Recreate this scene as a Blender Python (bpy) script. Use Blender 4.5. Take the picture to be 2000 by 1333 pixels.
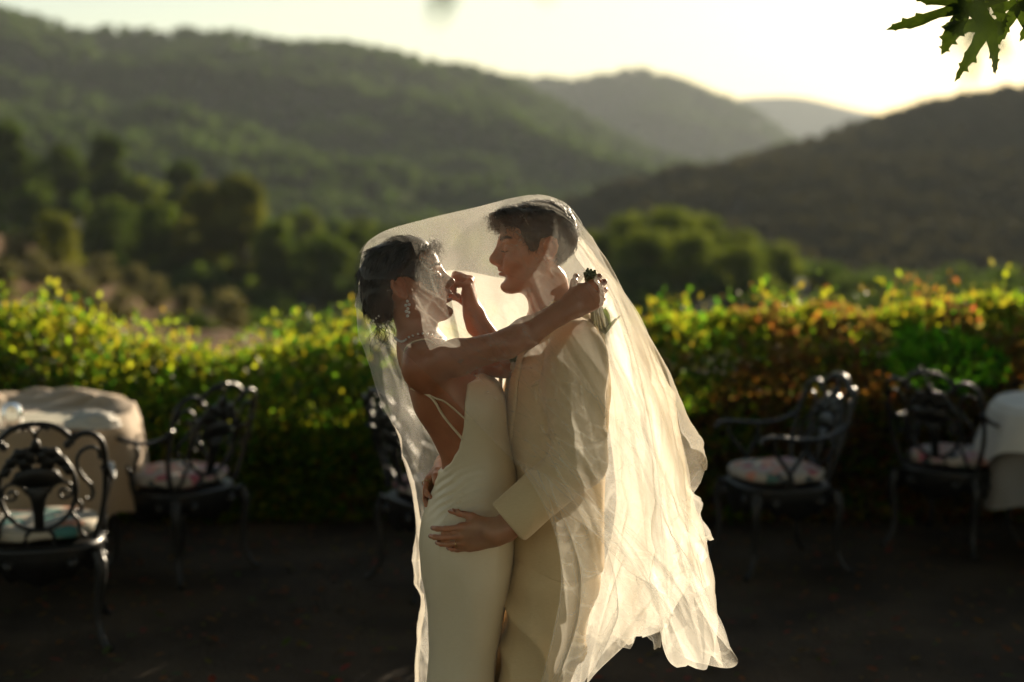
import bpy, bmesh, math, random
import numpy as np
from mathutils import Vector, Matrix

for _o in list(bpy.data.objects):
    bpy.data.objects.remove(_o, do_unlink=True)
scene = bpy.context.scene
COL = scene.collection
R = math.radians

# ------------------------------------------------------------------ camera
CAM_H = 1.75
F = 2000 * 50 / 36.0                       # focal length in pixels of the 2000 px wide picture
PITCH = math.atan((666.5 - 400) / F)
cam_data = bpy.data.cameras.new('camera')
cam_data.lens = 50
cam_data.sensor_width = 36
cam_data.clip_start = 0.05
cam_data.clip_end = 40000
cam_data.dof.use_dof = True
cam_data.dof.focus_distance = 3.47
cam_data.dof.aperture_fstop = 1.5
cam_data.dof.aperture_blades = 0
cam = bpy.data.objects.new('camera', cam_data)
cam.location = (0, 0, CAM_H)
cam.rotation_euler = (R(90) - PITCH, 0, 0)
COL.objects.link(cam)
scene.camera = cam

# ------------------------------------------------------------------ sky, sun, exposure
SUN_EL, SUN_AZ = R(12), R(22.5)              # azimuth measured from +Y (view direction) towards +X
world = bpy.data.worlds.new('World')
scene.world = world
world.use_nodes = True
wn = world.node_tree
for n in list(wn.nodes):
    wn.nodes.remove(n)
w_out = wn.nodes.new('ShaderNodeOutputWorld')
w_bg = wn.nodes.new('ShaderNodeBackground')
w_sky = wn.nodes.new('ShaderNodeTexSky')
w_sky.sky_type = 'NISHITA'
w_sky.sun_disc = False
w_sky.sun_elevation = SUN_EL
w_sky.sun_rotation = SUN_AZ
w_sky.altitude = 300
w_sky.air_density = 1.3
w_sky.dust_density = 0.4
w_sky.ozone_density = 0.7
w_bg.inputs['Strength'].default_value = 0.05
wn.links.new(w_sky.outputs[0], w_bg.inputs['Color'])
wn.links.new(w_bg.outputs[0], w_out.inputs['Surface'])

sun_data = bpy.data.lights.new('sun', 'SUN')
sun_data.energy = 5.0
sun_data.angle = R(0.55)
sun_data.color = (1.0, 0.83, 0.60)
sun = bpy.data.objects.new('sun', sun_data)
sd = Vector((math.sin(SUN_AZ) * math.cos(SUN_EL), math.cos(SUN_AZ) * math.cos(SUN_EL), math.sin(SUN_EL)))
sun.rotation_euler = sd.to_track_quat('Z', 'Y').to_euler()
sun.location = (6, 18, 9)
COL.objects.link(sun)

vs = scene.view_settings
vs.view_transform = 'Standard'
vs.look = 'None'
vs.exposure = 1.33
vs.gamma = 1.0
vs.use_curve_mapping = False
scene.display_settings.display_device = 'sRGB'
scene.render.engine = 'CYCLES'
cy = scene.cycles
cy.use_denoising = True
cy.use_adaptive_sampling = True
cy.adaptive_threshold = 0.02
cy.max_bounces = 8
cy.diffuse_bounces = 3
cy.glossy_bounces = 2
cy.transmission_bounces = 4
cy.transparent_max_bounces = 24
cy.volume_bounces = 0
cy.caustics_reflective = False
cy.caustics_refractive = False
cy.sample_clamp_indirect = 6.0

# ------------------------------------------------------------------ helpers
def P(px, py, y):
    """World point of a spot in the picture that stands y metres in front of the camera."""
    u, v = (px - 1000) / F, (666.5 - py) / F
    dy = math.cos(PITCH) + v * math.sin(PITCH)
    dz = -math.sin(PITCH) + v * math.cos(PITCH)
    t = y / dy
    return np.array([u * t, y, CAM_H + dz * t])

def tag(o, label=None, cat=None, group=None, kind=None):
    if label: o['label'] = label
    if cat: o['category'] = cat
    if group: o['group'] = group
    if kind: o['kind'] = kind
    return o

def empty(name, loc=(0, 0, 0), rz=0.0):
    o = bpy.data.objects.new(name, None)
    o.empty_display_size = 0.2
    o.location = loc
    o.rotation_euler = (0, 0, rz)
    COL.objects.link(o)
    return o

def link(name, me, mat=None, parent=None, smooth=True):
    o = bpy.data.objects.new(name, me)
    COL.objects.link(o)
    if mat is not None:
        for m in (mat if isinstance(mat, (list, tuple)) else [mat]):
            me.materials.append(m)
    if parent is not None:
        o.parent = parent
    if smooth and len(me.polygons):
        me.polygons.foreach_set('use_smooth', np.ones(len(me.polygons), dtype=bool))
    me.update()
    return o

def mesh_np(name, V, Fc):
    """Mesh from a vertex array and an (n,3) or (n,4) face array (or a list of such arrays)."""
    me = bpy.data.meshes.new(name)
    V = np.asarray(V, dtype=np.float32)
    fl = [np.asarray(f, dtype=np.int32) for f in (Fc if isinstance(Fc, list) else [Fc]) if len(f)]
    me.vertices.add(len(V))
    me.vertices.foreach_set('co', V.ravel())
    nl = sum(f.size for f in fl)
    npoly = sum(len(f) for f in fl)
    me.loops.add(nl)
    me.polygons.add(npoly)
    me.loops.foreach_set('vertex_index', np.concatenate([f.ravel() for f in fl]))
    ls = np.concatenate([np.full(len(f), f.shape[1], dtype=np.int32) for f in fl])
    st = np.concatenate([[0], np.cumsum(ls)[:-1]]).astype(np.int32)
    me.polygons.foreach_set('loop_start', st)
    me.update(calc_edges=True)
    me.validate()
    return me

def set_color(me, name, cols):
    a = me.color_attributes.new(name, 'FLOAT_COLOR', 'POINT')
    c = np.ones((len(me.vertices), 4), dtype=np.float32)
    c[:, :3] = cols
    a.data.foreach_set('color', c.ravel())

class Geo:
    """Collects pieces of geometry that become one mesh."""
    def __init__(self):
        self.V, self.Q, self.T, self.n = [], [], [], 0
    def add(self, V, Q=None, T=None):
        V = np.asarray(V, dtype=float)
        if Q is not None and len(Q): self.Q.append(np.asarray(Q) + self.n)
        if T is not None and len(T): self.T.append(np.asarray(T) + self.n)
        self.V.append(V)
        self.n += len(V)
    def mesh(self, name):
        fl = []
        if self.Q: fl.append(np.concatenate(self.Q))
        if self.T: fl.append(np.concatenate(self.T))
        return mesh_np(name, np.concatenate(self.V), fl)
    def obj(self, name, mat, parent=None, smooth=True):
        return link(name, self.mesh(name), mat, parent, smooth)

def grid_faces(nu, nv, close_u=False, close_v=False):
    iu = np.arange(nu if close_u else nu - 1)
    iv = np.arange(nv if close_v else nv - 1)
    a, b = np.meshgrid(iu, iv, indexing='ij')
    a2, b2 = (a + 1) % nu, (b + 1) % nv
    return np.stack([a * nv + b, a2 * nv + b, a2 * nv + b2, a * nv + b2], -1).reshape(-1, 4)

def catmull(pts, n, closed=False):
    """n points along a smooth curve through pts."""
    p = np.asarray(pts, dtype=float)
    m = len(p)
    if closed:
        q = np.concatenate([p[-1:], p, p[:2]]); seg = m
    else:
        q = np.concatenate([2 * p[:1] - p[1:2], p, 2 * p[-1:] - p[-2:-1]]); seg = m - 1
    t = np.linspace(0, seg, n, endpoint=not closed)
    i = np.minimum(t.astype(int), seg - 1)
    f = (t - i)[:, None]
    a, b, c, d = q[i], q[i + 1], q[i + 2], q[i + 3]
    return 0.5 * (2 * b + (c - a) * f + (2 * a - 5 * b + 4 * c - d) * f ** 2 + (3 * b - a - 3 * c + d) * f ** 3)

def tube(g, pts, rad, k=8, closed=False, flat=None, cap=True):
    """Sweep a round (or flat=(a,b) elliptic) section along pts."""
    p = np.asarray(pts, dtype=float)
    n = len(p)
    r = np.broadcast_to(np.asarray(rad, dtype=float), (n,))
    if closed:
        t = np.roll(p, -1, 0) - np.roll(p, 1, 0)
    else:
        t = np.gradient(p, axis=0)
    t /= np.linalg.norm(t, axis=1, keepdims=True) + 1e-12
    N = np.zeros_like(p)
    ref = np.array([0, 0, 1.0]) if abs(t[0][2]) < 0.9 else np.array([1.0, 0, 0])
    v = ref - t[0] * ref.dot(t[0]); N[0] = v / np.linalg.norm(v)
    for i in range(1, n):
        v = N[i - 1] - t[i] * N[i - 1].dot(t[i])
        N[i] = v / (np.linalg.norm(v) + 1e-12)
    B = np.cross(t, N)
    a = np.linspace(0, 2 * np.pi, k, endpoint=False)
    fa, fb = flat if flat else (1, 1)
    V = p[:, None] + r[:, None, None] * (fa * np.cos(a)[None, :, None] * N[:, None] + fb * np.sin(a)[None, :, None] * B[:, None])
    Q = grid_faces(n, k, closed, True)
    V = V.reshape(-1, 3)
    T = []
    if cap and not closed:
        V = np.concatenate([V, p[:1], p[-1:]])
        j = np.arange(k)
        T = np.concatenate([np.stack([(j + 1) % k, j, np.full(k, n * k)], -1),
                            np.stack([(n - 1) * k + j, (n - 1) * k + (j + 1) % k, np.full(k, n * k + 1)], -1)])
    g.add(V, Q, T)

def lathe(g, prof, k=24, c=(0, 0, 0)):
    pr = np.asarray(prof, dtype=float)
    a = np.linspace(0, 2 * np.pi, k, endpoint=False)
    V = np.stack([pr[:, None, 0] * np.cos(a), pr[:, None, 0] * np.sin(a), np.repeat(pr[:, 1:2], k, 1)], -1).reshape(-1, 3) + np.asarray(c)
    g.add(V, grid_faces(len(pr), k, False, True))

def vnoise(p, seed=0):
    """Smooth value noise, p (...,3) -> about -1..1."""
    p = np.asarray(p, dtype=float)
    i = np.floor(p).astype(np.int64)
    f = p - i
    f = f * f * (3 - 2 * f)
    def h(a, b, c):
        n = (a * 374761393 + b * 668265263 + c * 2147483647 + seed * 1274126177) & 0x7fffffff
        n = ((n ^ (n >> 13)) * 1274126177) & 0x7fffffff
        n = n ^ (n >> 16)
        return (n & 0xffff) / 32767.5 - 1.0
    x, y, z = i[..., 0], i[..., 1], i[..., 2]
    r = 0
    for dx in (0, 1):
        wx = f[..., 0] if dx else 1 - f[..., 0]
        for dy in (0, 1):
            wy = f[..., 1] if dy else 1 - f[..., 1]
            for dz in (0, 1):
                wz = f[..., 2] if dz else 1 - f[..., 2]
                r = r + wx * wy * wz * h(x + dx, y + dy, z + dz)
    return r

def fbm(p, oct=4, seed=0):
    p = np.asarray(p, dtype=float)
    s, a, t = 0, 1.0, 0
    for k in range(oct):
        s = s + a * vnoise(p * 2 ** k + 17.3 * k, seed + k); t += a; a *= 0.5
    return s / t

def new_mat(name):
    m = bpy.data.materials.new(name)
    m.use_nodes = True
    nt = m.node_tree
    for n in list(nt.nodes):
        nt.nodes.remove(n)
    out = nt.nodes.new('ShaderNodeOutputMaterial')
    return m, nt, out

def pbr(name, c1, c2=None, rough=0.6, scale=8.0, bump=0.0, bscale=60.0, metal=0.0, sss=0.0, sheen=0.0, spec=0.5, detail=5, attr=None, bdist=0.004, coat=0.0, stretch=None, tex='Object'):
    """Principled material whose colour drifts between c1 and c2 and whose surface carries fine relief."""
    m, nt, out = new_mat(name)
    b = nt.nodes.new('ShaderNodeBsdfPrincipled')
    nt.links.new(b.outputs[0], out.inputs['Surface'])
    tc = nt.nodes.new('ShaderNodeTexCoord')
    vec = tc.outputs[tex]
    if stretch:
        mp = nt.nodes.new('ShaderNodeMapping')
        mp.inputs['Scale'].default_value = stretch
        nt.links.new(vec, mp.inputs['Vector'])
        vec = mp.outputs[0]
    nz = nt.nodes.new('ShaderNodeTexNoise')
    nz.inputs['Scale'].default_value = scale
    nz.inputs['Detail'].default_value = detail
    nt.links.new(vec, nz.inputs['Vector'])
    rp = nt.nodes.new('ShaderNodeValToRGB')
    rp.color_ramp.elements[0].position = 0.3
    rp.color_ramp.elements[1].position = 0.7
    rp.color_ramp.elements[0].color = (*c1, 1)
    rp.color_ramp.elements[1].color = (*(c2 or c1), 1)
    nt.links.new(nz.outputs['Fac'], rp.inputs['Fac'])
    col = rp.outputs['Color']
    if attr:
        at = nt.nodes.new('ShaderNodeAttribute')
        at.attribute_name = attr
        mx = nt.nodes.new('ShaderNodeMix')
        mx.data_type = 'RGBA'; mx.blend_type = 'MULTIPLY'
        mx.inputs['Factor'].default_value = 1.0
        nt.links.new(col, mx.inputs['A']); nt.links.new(at.outputs['Color'], mx.inputs['B'])
        col = mx.outputs['Result']
    nt.links.new(col, b.inputs['Base Color'])
    b.inputs['Roughness'].default_value = rough
    b.inputs['Metallic'].default_value = metal
    b.inputs['Specular IOR Level'].default_value = spec
    if coat:
        b.inputs['Coat Weight'].default_value = coat
    if sss:
        b.inputs['Subsurface Weight'].default_value = sss
        b.inputs['Subsurface Radius'].default_value = (1.0, 0.35, 0.18)
        b.inputs['Subsurface Scale'].default_value = 0.012
    if sheen:
        b.inputs['Sheen Weight'].default_value = sheen
        b.inputs['Sheen Roughness'].default_value = 0.4
    if bump:
        n2 = nt.nodes.new('ShaderNodeTexNoise')
        n2.inputs['Scale'].default_value = bscale
        n2.inputs['Detail'].default_value = 4
        nt.links.new(vec, n2.inputs['Vector'])
        bp = nt.nodes.new('ShaderNodeBump')
        bp.inputs['Strength'].default_value = bump
        bp.inputs['Distance'].default_value = bdist
        nt.links.new(n2.outputs['Fac'], bp.inputs['Height'])
        nt.links.new(bp.outputs[0], b.inputs['Normal'])
    return m

def leaf_mat(name, c1, c2, trans=0.5, attr=None, scale=3.0, rough=0.9, tint=(1.0, 1.0, 0.45), spec=0.08):
    """Leaf: glossy-ish front plus light that shines through the blade."""
    m, nt, out = new_mat(name)
    tc = nt.nodes.new('ShaderNodeTexCoord')
    if attr:
        at = nt.nodes.new('ShaderNodeAttribute'); at.attribute_name = attr
        col = at.outputs['Color']
    else:
        nz = nt.nodes.new('ShaderNodeTexNoise')
        nz.inputs['Scale'].default_value = scale
        nt.links.new(tc.outputs['Object'], nz.inputs['Vector'])
        rp = nt.nodes.new('ShaderNodeValToRGB')
        rp.color_ramp.elements[0].position = 0.35
        rp.color_ramp.elements[1].position = 0.65
        rp.color_ramp.elements[0].color = (*c1, 1)
        rp.color_ramp.elements[1].color = (*c2, 1)
        nt.links.new(nz.outputs['Fac'], rp.inputs['Fac'])
        col = rp.outputs['Color']
    b = nt.nodes.new('ShaderNodeBsdfPrincipled')
    b.inputs['Roughness'].default_value = rough
    b.inputs['Specular IOR Level'].default_value = spec
    nt.links.new(col, b.inputs['Base Color'])
    t = nt.nodes.new('ShaderNodeBsdfTranslucent')
    mx = nt.nodes.new('ShaderNodeMix')
    mx.data_type = 'RGBA'; mx.blend_type = 'MULTIPLY'
    mx.inputs['Factor'].default_value = 1.0
    mx.inputs['B'].default_value = (*[2.2 * x for x in tint], 1)
    nt.links.new(col, mx.inputs['A'])
    nt.links.new(mx.outputs['Result'], t.inputs['Color'])
    ms = nt.nodes.new('ShaderNodeMixShader')
    ms.inputs[0].default_value = trans
    nt.links.new(b.outputs[0], ms.inputs[1]); nt.links.new(t.outputs[0], ms.inputs[2])
    nt.links.new(ms.outputs[0], out.inputs['Surface'])
    return m

rng = np.random.default_rng(7)
# ================================================================== THE SETTING
# ------------------------------------------------------------------ ground of the terrace
def terrain_mesh(name, xs, ys, zf):
    X, Y = np.meshgrid(xs, ys, indexing='ij')
    Z = zf(X, Y)
    return mesh_np(name, np.stack([X, Y, Z], -1).reshape(-1, 3), grid_faces(len(xs), len(ys)))

m_soil = pbr('dry_earth', (0.032, 0.023, 0.014), (0.085, 0.060, 0.035), rough=0.95, scale=2.2, bump=0.7, bscale=45, bdist=0.02, detail=8, spec=0.15)
def ground_z(X, Y):
    d = np.clip((Y - 10.2) / 30, 0, None)
    z = 0.012 * fbm(np.stack([X * 1.3, Y * 1.3, 0 * X], -1), 4, 3) * (np.abs(X) < 30)
    return z - 14 * d ** 1.4
xs = np.concatenate([[-3000, -800, -200], np.linspace(-60, -8, 14), np.linspace(-7.9, 7.9, 180), np.linspace(8, 60, 14), [200, 800, 3000]])
ys = np.concatenate([[-4000, -900, -200], np.linspace(-25, 3, 12), np.linspace(3.1, 10.2, 110), np.linspace(10.5, 60, 20)])
ground = link('ground', terrain_mesh('ground', xs, ys, ground_z), m_soil)
tag(ground, kind='structure')

# ------------------------------------------------------------------ hills
def interp_curve(pts, x):
    p = np.asarray(pts, dtype=float)
    # smooth interpolation through the picture's skyline points
    xs_ = np.linspace(p[0, 0], p[-1, 0], 400)
    ys_ = np.interp(xs_, p[:, 0], p[:, 1])
    k = np.hanning(17); k /= k.sum()
    ys_ = np.convolve(np.pad(ys_, 8, mode='edge'), k, mode='valid')
    return np.interp(x, xs_, ys_)

def hill(name, crest, d_crest, d_foot, py_foot, mat, nu=160, nv=60, rough=0.0, rscale=0.01, seed=0, px0=-700, px1=2700, bulge=0.0):
    """A hillside: its crest follows the skyline seen from the terrace and its slope runs down to a foot nearer by."""
    px = np.linspace(px0, px1, nu)
    cy_ = interp_curve(crest, px)
    fy_ = interp_curve(py_foot, px) if not np.isscalar(py_foot) else np.full(nu, float(py_foot))
    dc = d_crest(px) if callable(d_crest) else np.full(nu, float(d_crest))
    df = d_foot(px) if callable(d_foot) else np.full(nu, float(d_foot))
    t = np.linspace(0, 1, nv)
    V = np.zeros((nu, nv + 6, 3))
    for j, tt in enumerate(t):
        d = df + (dc - df) * tt
        py = fy_ + (cy_ - fy_) * (tt + bulge * math.sin(math.pi * tt))
        V[:, j] = [P(a, b, c) for a, b, c in zip(px, py, d)]
    n3 = np.stack([V[:, :nv, 0] * rscale, V[:, :nv, 1] * rscale, 0 * V[:, :nv, 0] + seed], -1)
    ridg = (1 - 2 * np.abs(fbm(n3, 4, seed)))
    V[:, :nv, 2] += rough * ridg * np.sin(np.pi * np.clip(t, 0, 1))[None] ** 0.7
    top = V[:, nv - 1].copy()
    for j in range(6):                                   # the far side falls away behind the crest
        q = top.copy()
        s = (j + 1) / 6
        k = 1 + 0.35 * s
        q[:, 0] = top[:, 0] * k; q[:, 1] = top[:, 1] * k
        q[:, 2] = top[:, 2] - (np.abs(top[:, 2]) * 0.9 + 0.06 * top[:, 1]) * s ** 1.5
        V[:, nv + j] = q
    me = mesh_np(name, V.reshape(-1, 3), grid_faces(nu, nv + 6))
    o = link(name, me, mat)
    tag(o, kind='structure')
    return o, V

m_hill = pbr('wooded_slope', (0.020, 0.026, 0.012), (0.045, 0.048, 0.022), rough=0.95, scale=0.02, bump=0.5, bscale=0.2, bdist=2.0, spec=0.05)
m_scrub = pbr('scrub_slope', (0.030, 0.030, 0.017), (0.075, 0.060, 0.036), rough=0.95, scale=0.03, bump=0.5, bscale=0.3, bdist=1.0, spec=0.05)
m_olive_soil = pbr('red_soil', (0.13, 0.07, 0.034), (0.22, 0.13, 0.062), rough=0.95, scale=0.25, bump=0.4, bscale=1.5, bdist=0.2, spec=0.05)
m_far = pbr('far_slope', (0.035, 0.042, 0.028), (0.055, 0.060, 0.040), rough=0.95, scale=0.004, spec=0.05)

hill('distant_ridge', [(-700, 300), (1200, 290), (1350, 215), (1450, 190), (1560, 186), (1660, 212), (1800, 240), (2200, 250), (2700, 260)], 4200, 3300, 420, m_far, 140, 30, 40, 0.002, 9)
h_mid, V_mid = hill('middle_ridge', [(-700, 200), (700, 180), (960, 158), (1100, 165), (1190, 158), (1250, 138), (1310, 158), (1400, 196), (1480, 225), (1560, 290), (1700, 340), (2700, 380)], 2300, 1500, 470, m_hill, 200, 50, 45, 0.004, 13)
h_left, V_left = hill('wooded_hill', [(-700, -10), (-200, 15), (0, 38), (100, 60), (250, 78), (430, 74), (530, 96), (660, 101), (800, 122), (900, 142), (1000, 170), (1100, 222), (1220, 285), (1330, 325), (1450, 350), (1700, 420), (2700, 500)],
     lambda px: 950 + 0.25 * np.clip(px, 0, 1500), lambda px: 330 + 0.16 * np.clip(px, 0, 1500), 480, m_hill, 260, 110, 26, 0.008, 21)
h_right, V_right = hill('scrub_hill', [(-700, 560), (900, 520), (1150, 425), (1350, 362), (1450, 332), (1600, 287), (1700, 252), (1800, 217), (1900, 197), (2000, 182), (2300, 150), (2700, 120)], 560, 420, [(-700, 570), (1000, 540), (1250, 420), (1500, 360), (2000, 340), (2700, 330)], m_scrub, 220, 50, 3, 0.02, 31)
h_right2, V_right2 = hill('scrub_spur', [(-700, 600), (800, 540), (1000, 470), (1120, 415), (1300, 352), (1500, 338), (1700, 330), (2000, 318), (2700, 290)], 400, 200, 640, m_scrub, 220, 70, 4, 0.02, 37)
h_mound, V_mound = hill('pine_mound', [(-700, 700), (950, 640), (1080, 560), (1180, 505), (1300, 485), (1430, 505), (1600, 555), (1750, 600), (2700, 640)], 135, 85, 690, m_hill, 160, 30, 1, 0.05, 41)
h_wood, V_wood = hill('wooded_valley', [(-700, 300), (0, 350), (300, 420), (520, 475), (800, 500), (1000, 520), (1300, 560), (2700, 640)], 210, 110, 690, m_hill, 180, 40, 2, 0.04, 45)
h_olive, V_olive = hill('olive_slope', [(-700, 380), (-200, 425), (0, 458), (200, 530), (400, 590), (560, 630), (900, 690), (2700, 700)], 120, 52, 735, m_olive_soil, 160, 40, 0.8, 0.08, 51)

# ------------------------------------------------------------------ trees
def leaf_cloud(n, centres, radii, size, rnd, flat=0.85, up=0.15):
    """n leaf-sized quads spread through lobes; returns V, Q."""
    k = rnd.integers(0, len(centres), n)
    d = rnd.normal(size=(n, 3)); d /= np.linalg.norm(d, axis=1, keepdims=True)
    rr = rnd.uniform(0.35, 1.0, n) ** 0.5
    c = np.asarray(centres)[k] + d * rr[:, None] * np.asarray(radii)[k][:, None] * np.array([1, 1, flat])
    nrm = d + rnd.normal(size=(n, 3)) * 0.7 + np.array([0, 0, up])
    nrm /= np.linalg.norm(nrm, axis=1, keepdims=True)
    a = np.cross(nrm, rnd.normal(size=(n, 3))); a /= np.linalg.norm(a, axis=1, keepdims=True)
    b = np.cross(nrm, a)
    s = size * rnd.uniform(0.6, 1.4, n)[:, None]
    V = np.stack([c - a * s, c - b * s * 0.5 + nrm * s * 0.12, c + a * s, c + b * s * 0.5 + nrm * s * 0.12], 1).reshape(-1, 3)
    return V, np.arange(4 * n).reshape(n, 4)

def tree_meshes(h, crown_r, n, size, seed, lobes=14, trunk_h=0.35, cone=0.0):
    rnd = np.random.default_rng(seed)
    cs, rs = [], []
    for i in range(lobes):
        z = rnd.uniform(trunk_h, 0.95)
        w = crown_r * (1 - cone * (z - trunk_h) / (1 - trunk_h)) * math.sin(math.pi * min(0.93, 0.18 + 0.75 * (z - trunk_h) / (1 - trunk_h)))
        a = rnd.uniform(0, 2 * math.pi); q = rnd.uniform(0.15, 0.75) * w
        cs.append((q * math.cos(a), q * math.sin(a), z * h)); rs.append(rnd.uniform(0.32, 0.55) * crown_r)
    V, Q = leaf_cloud(n, cs, rs, size, rnd)
    crown = mesh_np('crown', V, Q)
    g = Geo()
    top = np.array([rnd.normal() * 0.15, rnd.normal() * 0.15, h * 0.72])
    pts = catmull([(0, 0, -0.6), (0.05, 0.03, h * 0.25), top * [1, 1, 0.7], top], 12)
    tube(g, pts, np.linspace(0.032 * h, 0.008 * h, 12), 7)
    for c in cs[:8]:
        c = np.array(c); s = np.array([0, 0, max(0.2 * h, c[2] * 0.6)])
        tube(g, catmull([s, (s + c) / 2 + [0, 0, -0.02 * h], c], 7), np.linspace(0.012 * h, 0.003 * h, 7), 5)
    return crown, g.mesh('trunk')

m_bark = pbr('bark', (0.05, 0.036, 0.025), (0.09, 0.07, 0.05), rough=0.9, scale=6, bump=0.8, bscale=20, bdist=0.03)
m_dark_leaf = leaf_mat('dark_foliage', (0.026, 0.048, 0.010), (0.066, 0.088, 0.019), 0.45, scale=0.35)
m_pine_leaf = leaf_mat('pine_foliage', (0.055, 0.080, 0.014), (0.11, 0.13, 0.026), 0.45, scale=0.3)
m_olive_leaf = leaf_mat('olive_foliage', (0.085, 0.085, 0.042), (0.14, 0.13, 0.066), 0.40, scale=0.6, tint=(1, .95, .6))
m_yellow_leaf = leaf_mat('light_foliage', (0.070, 0.082, 0.016), (0.12, 0.12, 0.028), 0.45, scale=0.4)

def slope_point(V, px, py):
    """Point of a hillside mesh that shows nearest to a picture position."""
    nv = V.shape[1] - 6
    W = V[:, :nv].reshape(-1, 3)
    dz = (W[:, 2] - CAM_H); d = W[:, 1] * math.cos(PITCH) - dz * math.sin(PITCH)
    u = 1000 + F * W[:, 0] / d
    v = 666.5 - F * (W[:, 1] * math.sin(PITCH) + dz * math.cos(PITCH)) / d
    return W[np.argmin((u - px) ** 2 + (v - py) ** 2)]

kinds = {'dark': [tree_meshes(9, 3.6, 2600, 0.34, s, 16) for s in (1, 2, 3)],
         'tall': [tree_meshes(12, 3.3, 3000, 0.36, s, 18, 0.25, 0.35) for s in (4, 5)],
         'olive': [tree_meshes(3.6, 1.9, 1500, 0.17, s, 12, 0.28) for s in (6, 7, 8)],
         'pine': [tree_meshes(7, 4.6, 3600, 0.30, s, 18, 0.12) for s in (9, 10)]}
def plant_tree(name, kind, V, px, py, scale, label, cat, group, mat, i, sz=1.0):
    me_c, me_t = kinds[kind][i % len(kinds[kind])]
    base = slope_point(V, px, py)
    r = empty(name, base, 1.7 * i)
    r.scale = (scale, scale, scale * sz)
    tag(r, label, cat, group)
    for nm, me, mt in (('crown', me_c, mat), ('trunk', me_t, m_bark)):
        me2 = me
        key = mt.name
        if len(me.materials) == 0:
            me.materials.append(mt)
        o = bpy.data.objects.new(nm, me2)
        COL.objects.link(o); o.parent = r
        if o.material_slots[0].material != mt:
            o.material_slots[0].link = 'OBJECT'; o.material_slots[0].material = mt
    return r

# dark broadleaf trees in the valley on the left
dk = [(20, 400, 1.1, 'tall', 'dark', 'tall dark tree at the left picture edge, above the olive slope'),
      (115, 395, 1.15, 'dark', 'dark', 'dark tree second from the left edge, under the wooded hill'),
      (205, 410, 1.1, 'tall', 'dark', 'tall dark tree above the round bush on the olive slope'),
      (290, 430, 1.0, 'dark', 'pine', 'dark broad tree in the middle of the valley tree belt'),
      (365, 455, 1.05, 'tall', 'dark', 'dark tree left of the pale yellowish tall tree'),
      (60, 470, 1.0, 'dark', 'dark', 'dark low tree nearest the left edge, behind the olive trees'),
      (230, 520, 1.05, 'dark', 'dark', 'dark rounded tree rising behind the olive slope, right of the bush'),
      (320, 560, 1.1, 'dark', 'dark', 'dark tree low in the valley behind the olive row'),
      (410, 560, 1.0, 'tall', 'yellow', 'olive-brown sunlit tree left of the pale tall tree in the valley'),
      (478, 560, 1.15, 'tall', 'yellow', 'pale yellowish tall tree standing out in the valley'),
      (560, 575, 0.95, 'dark', 'dark', 'dark tree right of the pale tall tree, by the bare red patch'),
      (640, 585, 0.9, 'dark', 'dark', 'dark tree low behind the hedge, left of the couple'),
      (600, 470, 0.85, 'dark', 'pine', 'green-topped tree behind the bare red patch of the valley'),
      (700, 500, 0.8, 'dark', 'pine', 'green tree just left of the veiled head of the bride'),
      (770, 500, 0.75, 'dark', 'dark', 'dark green tree above the bride, behind the veil'),
      (860, 480, 0.8, 'dark', 'pine', 'green tree above the gap between the two heads'),
      (680, 560, 0.9, 'dark', 'dark', 'dark tree directly behind the bride, above the hedge')]
mk = {'dark': m_dark_leaf, 'pine': m_pine_leaf, 'yellow': m_yellow_leaf}
for i, (px, py, s, kd, mm, lab) in enumerate(dk):
    plant_tree('valley_tree', kd, V_wood, px, py + 60, s * 1.0, lab, 'tree', 'trees in the valley on the left', mk[mm], i)
# round bush and the olive trees on the red slope
ol = [(110, 530, 1.45, 'yellow', 'round green bush above the olive trees, near the left edge'),
      (30, 520, 0.9, 'olive', 'grey-green olive tree at the top left of the red slope'),
      (75, 560, 0.8, 'olive', 'olive tree under the round green bush'),
      (10, 590, 0.8, 'olive', 'olive tree at the left picture edge, low on the red slope'),
      (140, 570, 0.75, 'olive', 'olive tree right below the round green bush'),
      (200, 565, 0.85, 'olive', 'olive tree at the middle of the slope crest'),
      (255, 585, 0.8, 'olive', 'large olive tree on the crest, right of the middle of the slope'),
      (185, 610, 0.7, 'olive', 'dark low olive tree in front of the crest row'),
      (310, 605, 0.85, 'olive', 'olive tree third from the right end of the slope'),
      (375, 625, 0.75, 'olive', 'olive tree second from the right end of the slope'),
      (450, 640, 0.75, 'olive', 'small olive tree at the right end of the slope, behind the hedge'),
      (230, 630, 0.65, 'olive', 'small olive tree just above the hedge, low on the slope'),
      (110, 620, 0.65, 'olive', 'small olive tree above the sunlit hedge near the left edge')]
for i, (px, py, s, kd, lab) in enumerate(ol):
    plant_tree('olive_tree' if kd == 'olive' else 'round_bush', 'olive', V_olive, px, py + 14, s * .95, lab, 'olive tree' if kd == 'olive' else 'bush',
               'olive trees on the red slope', m_olive_leaf if kd == 'olive' else m_yellow_leaf, i, 0.9)
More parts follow.
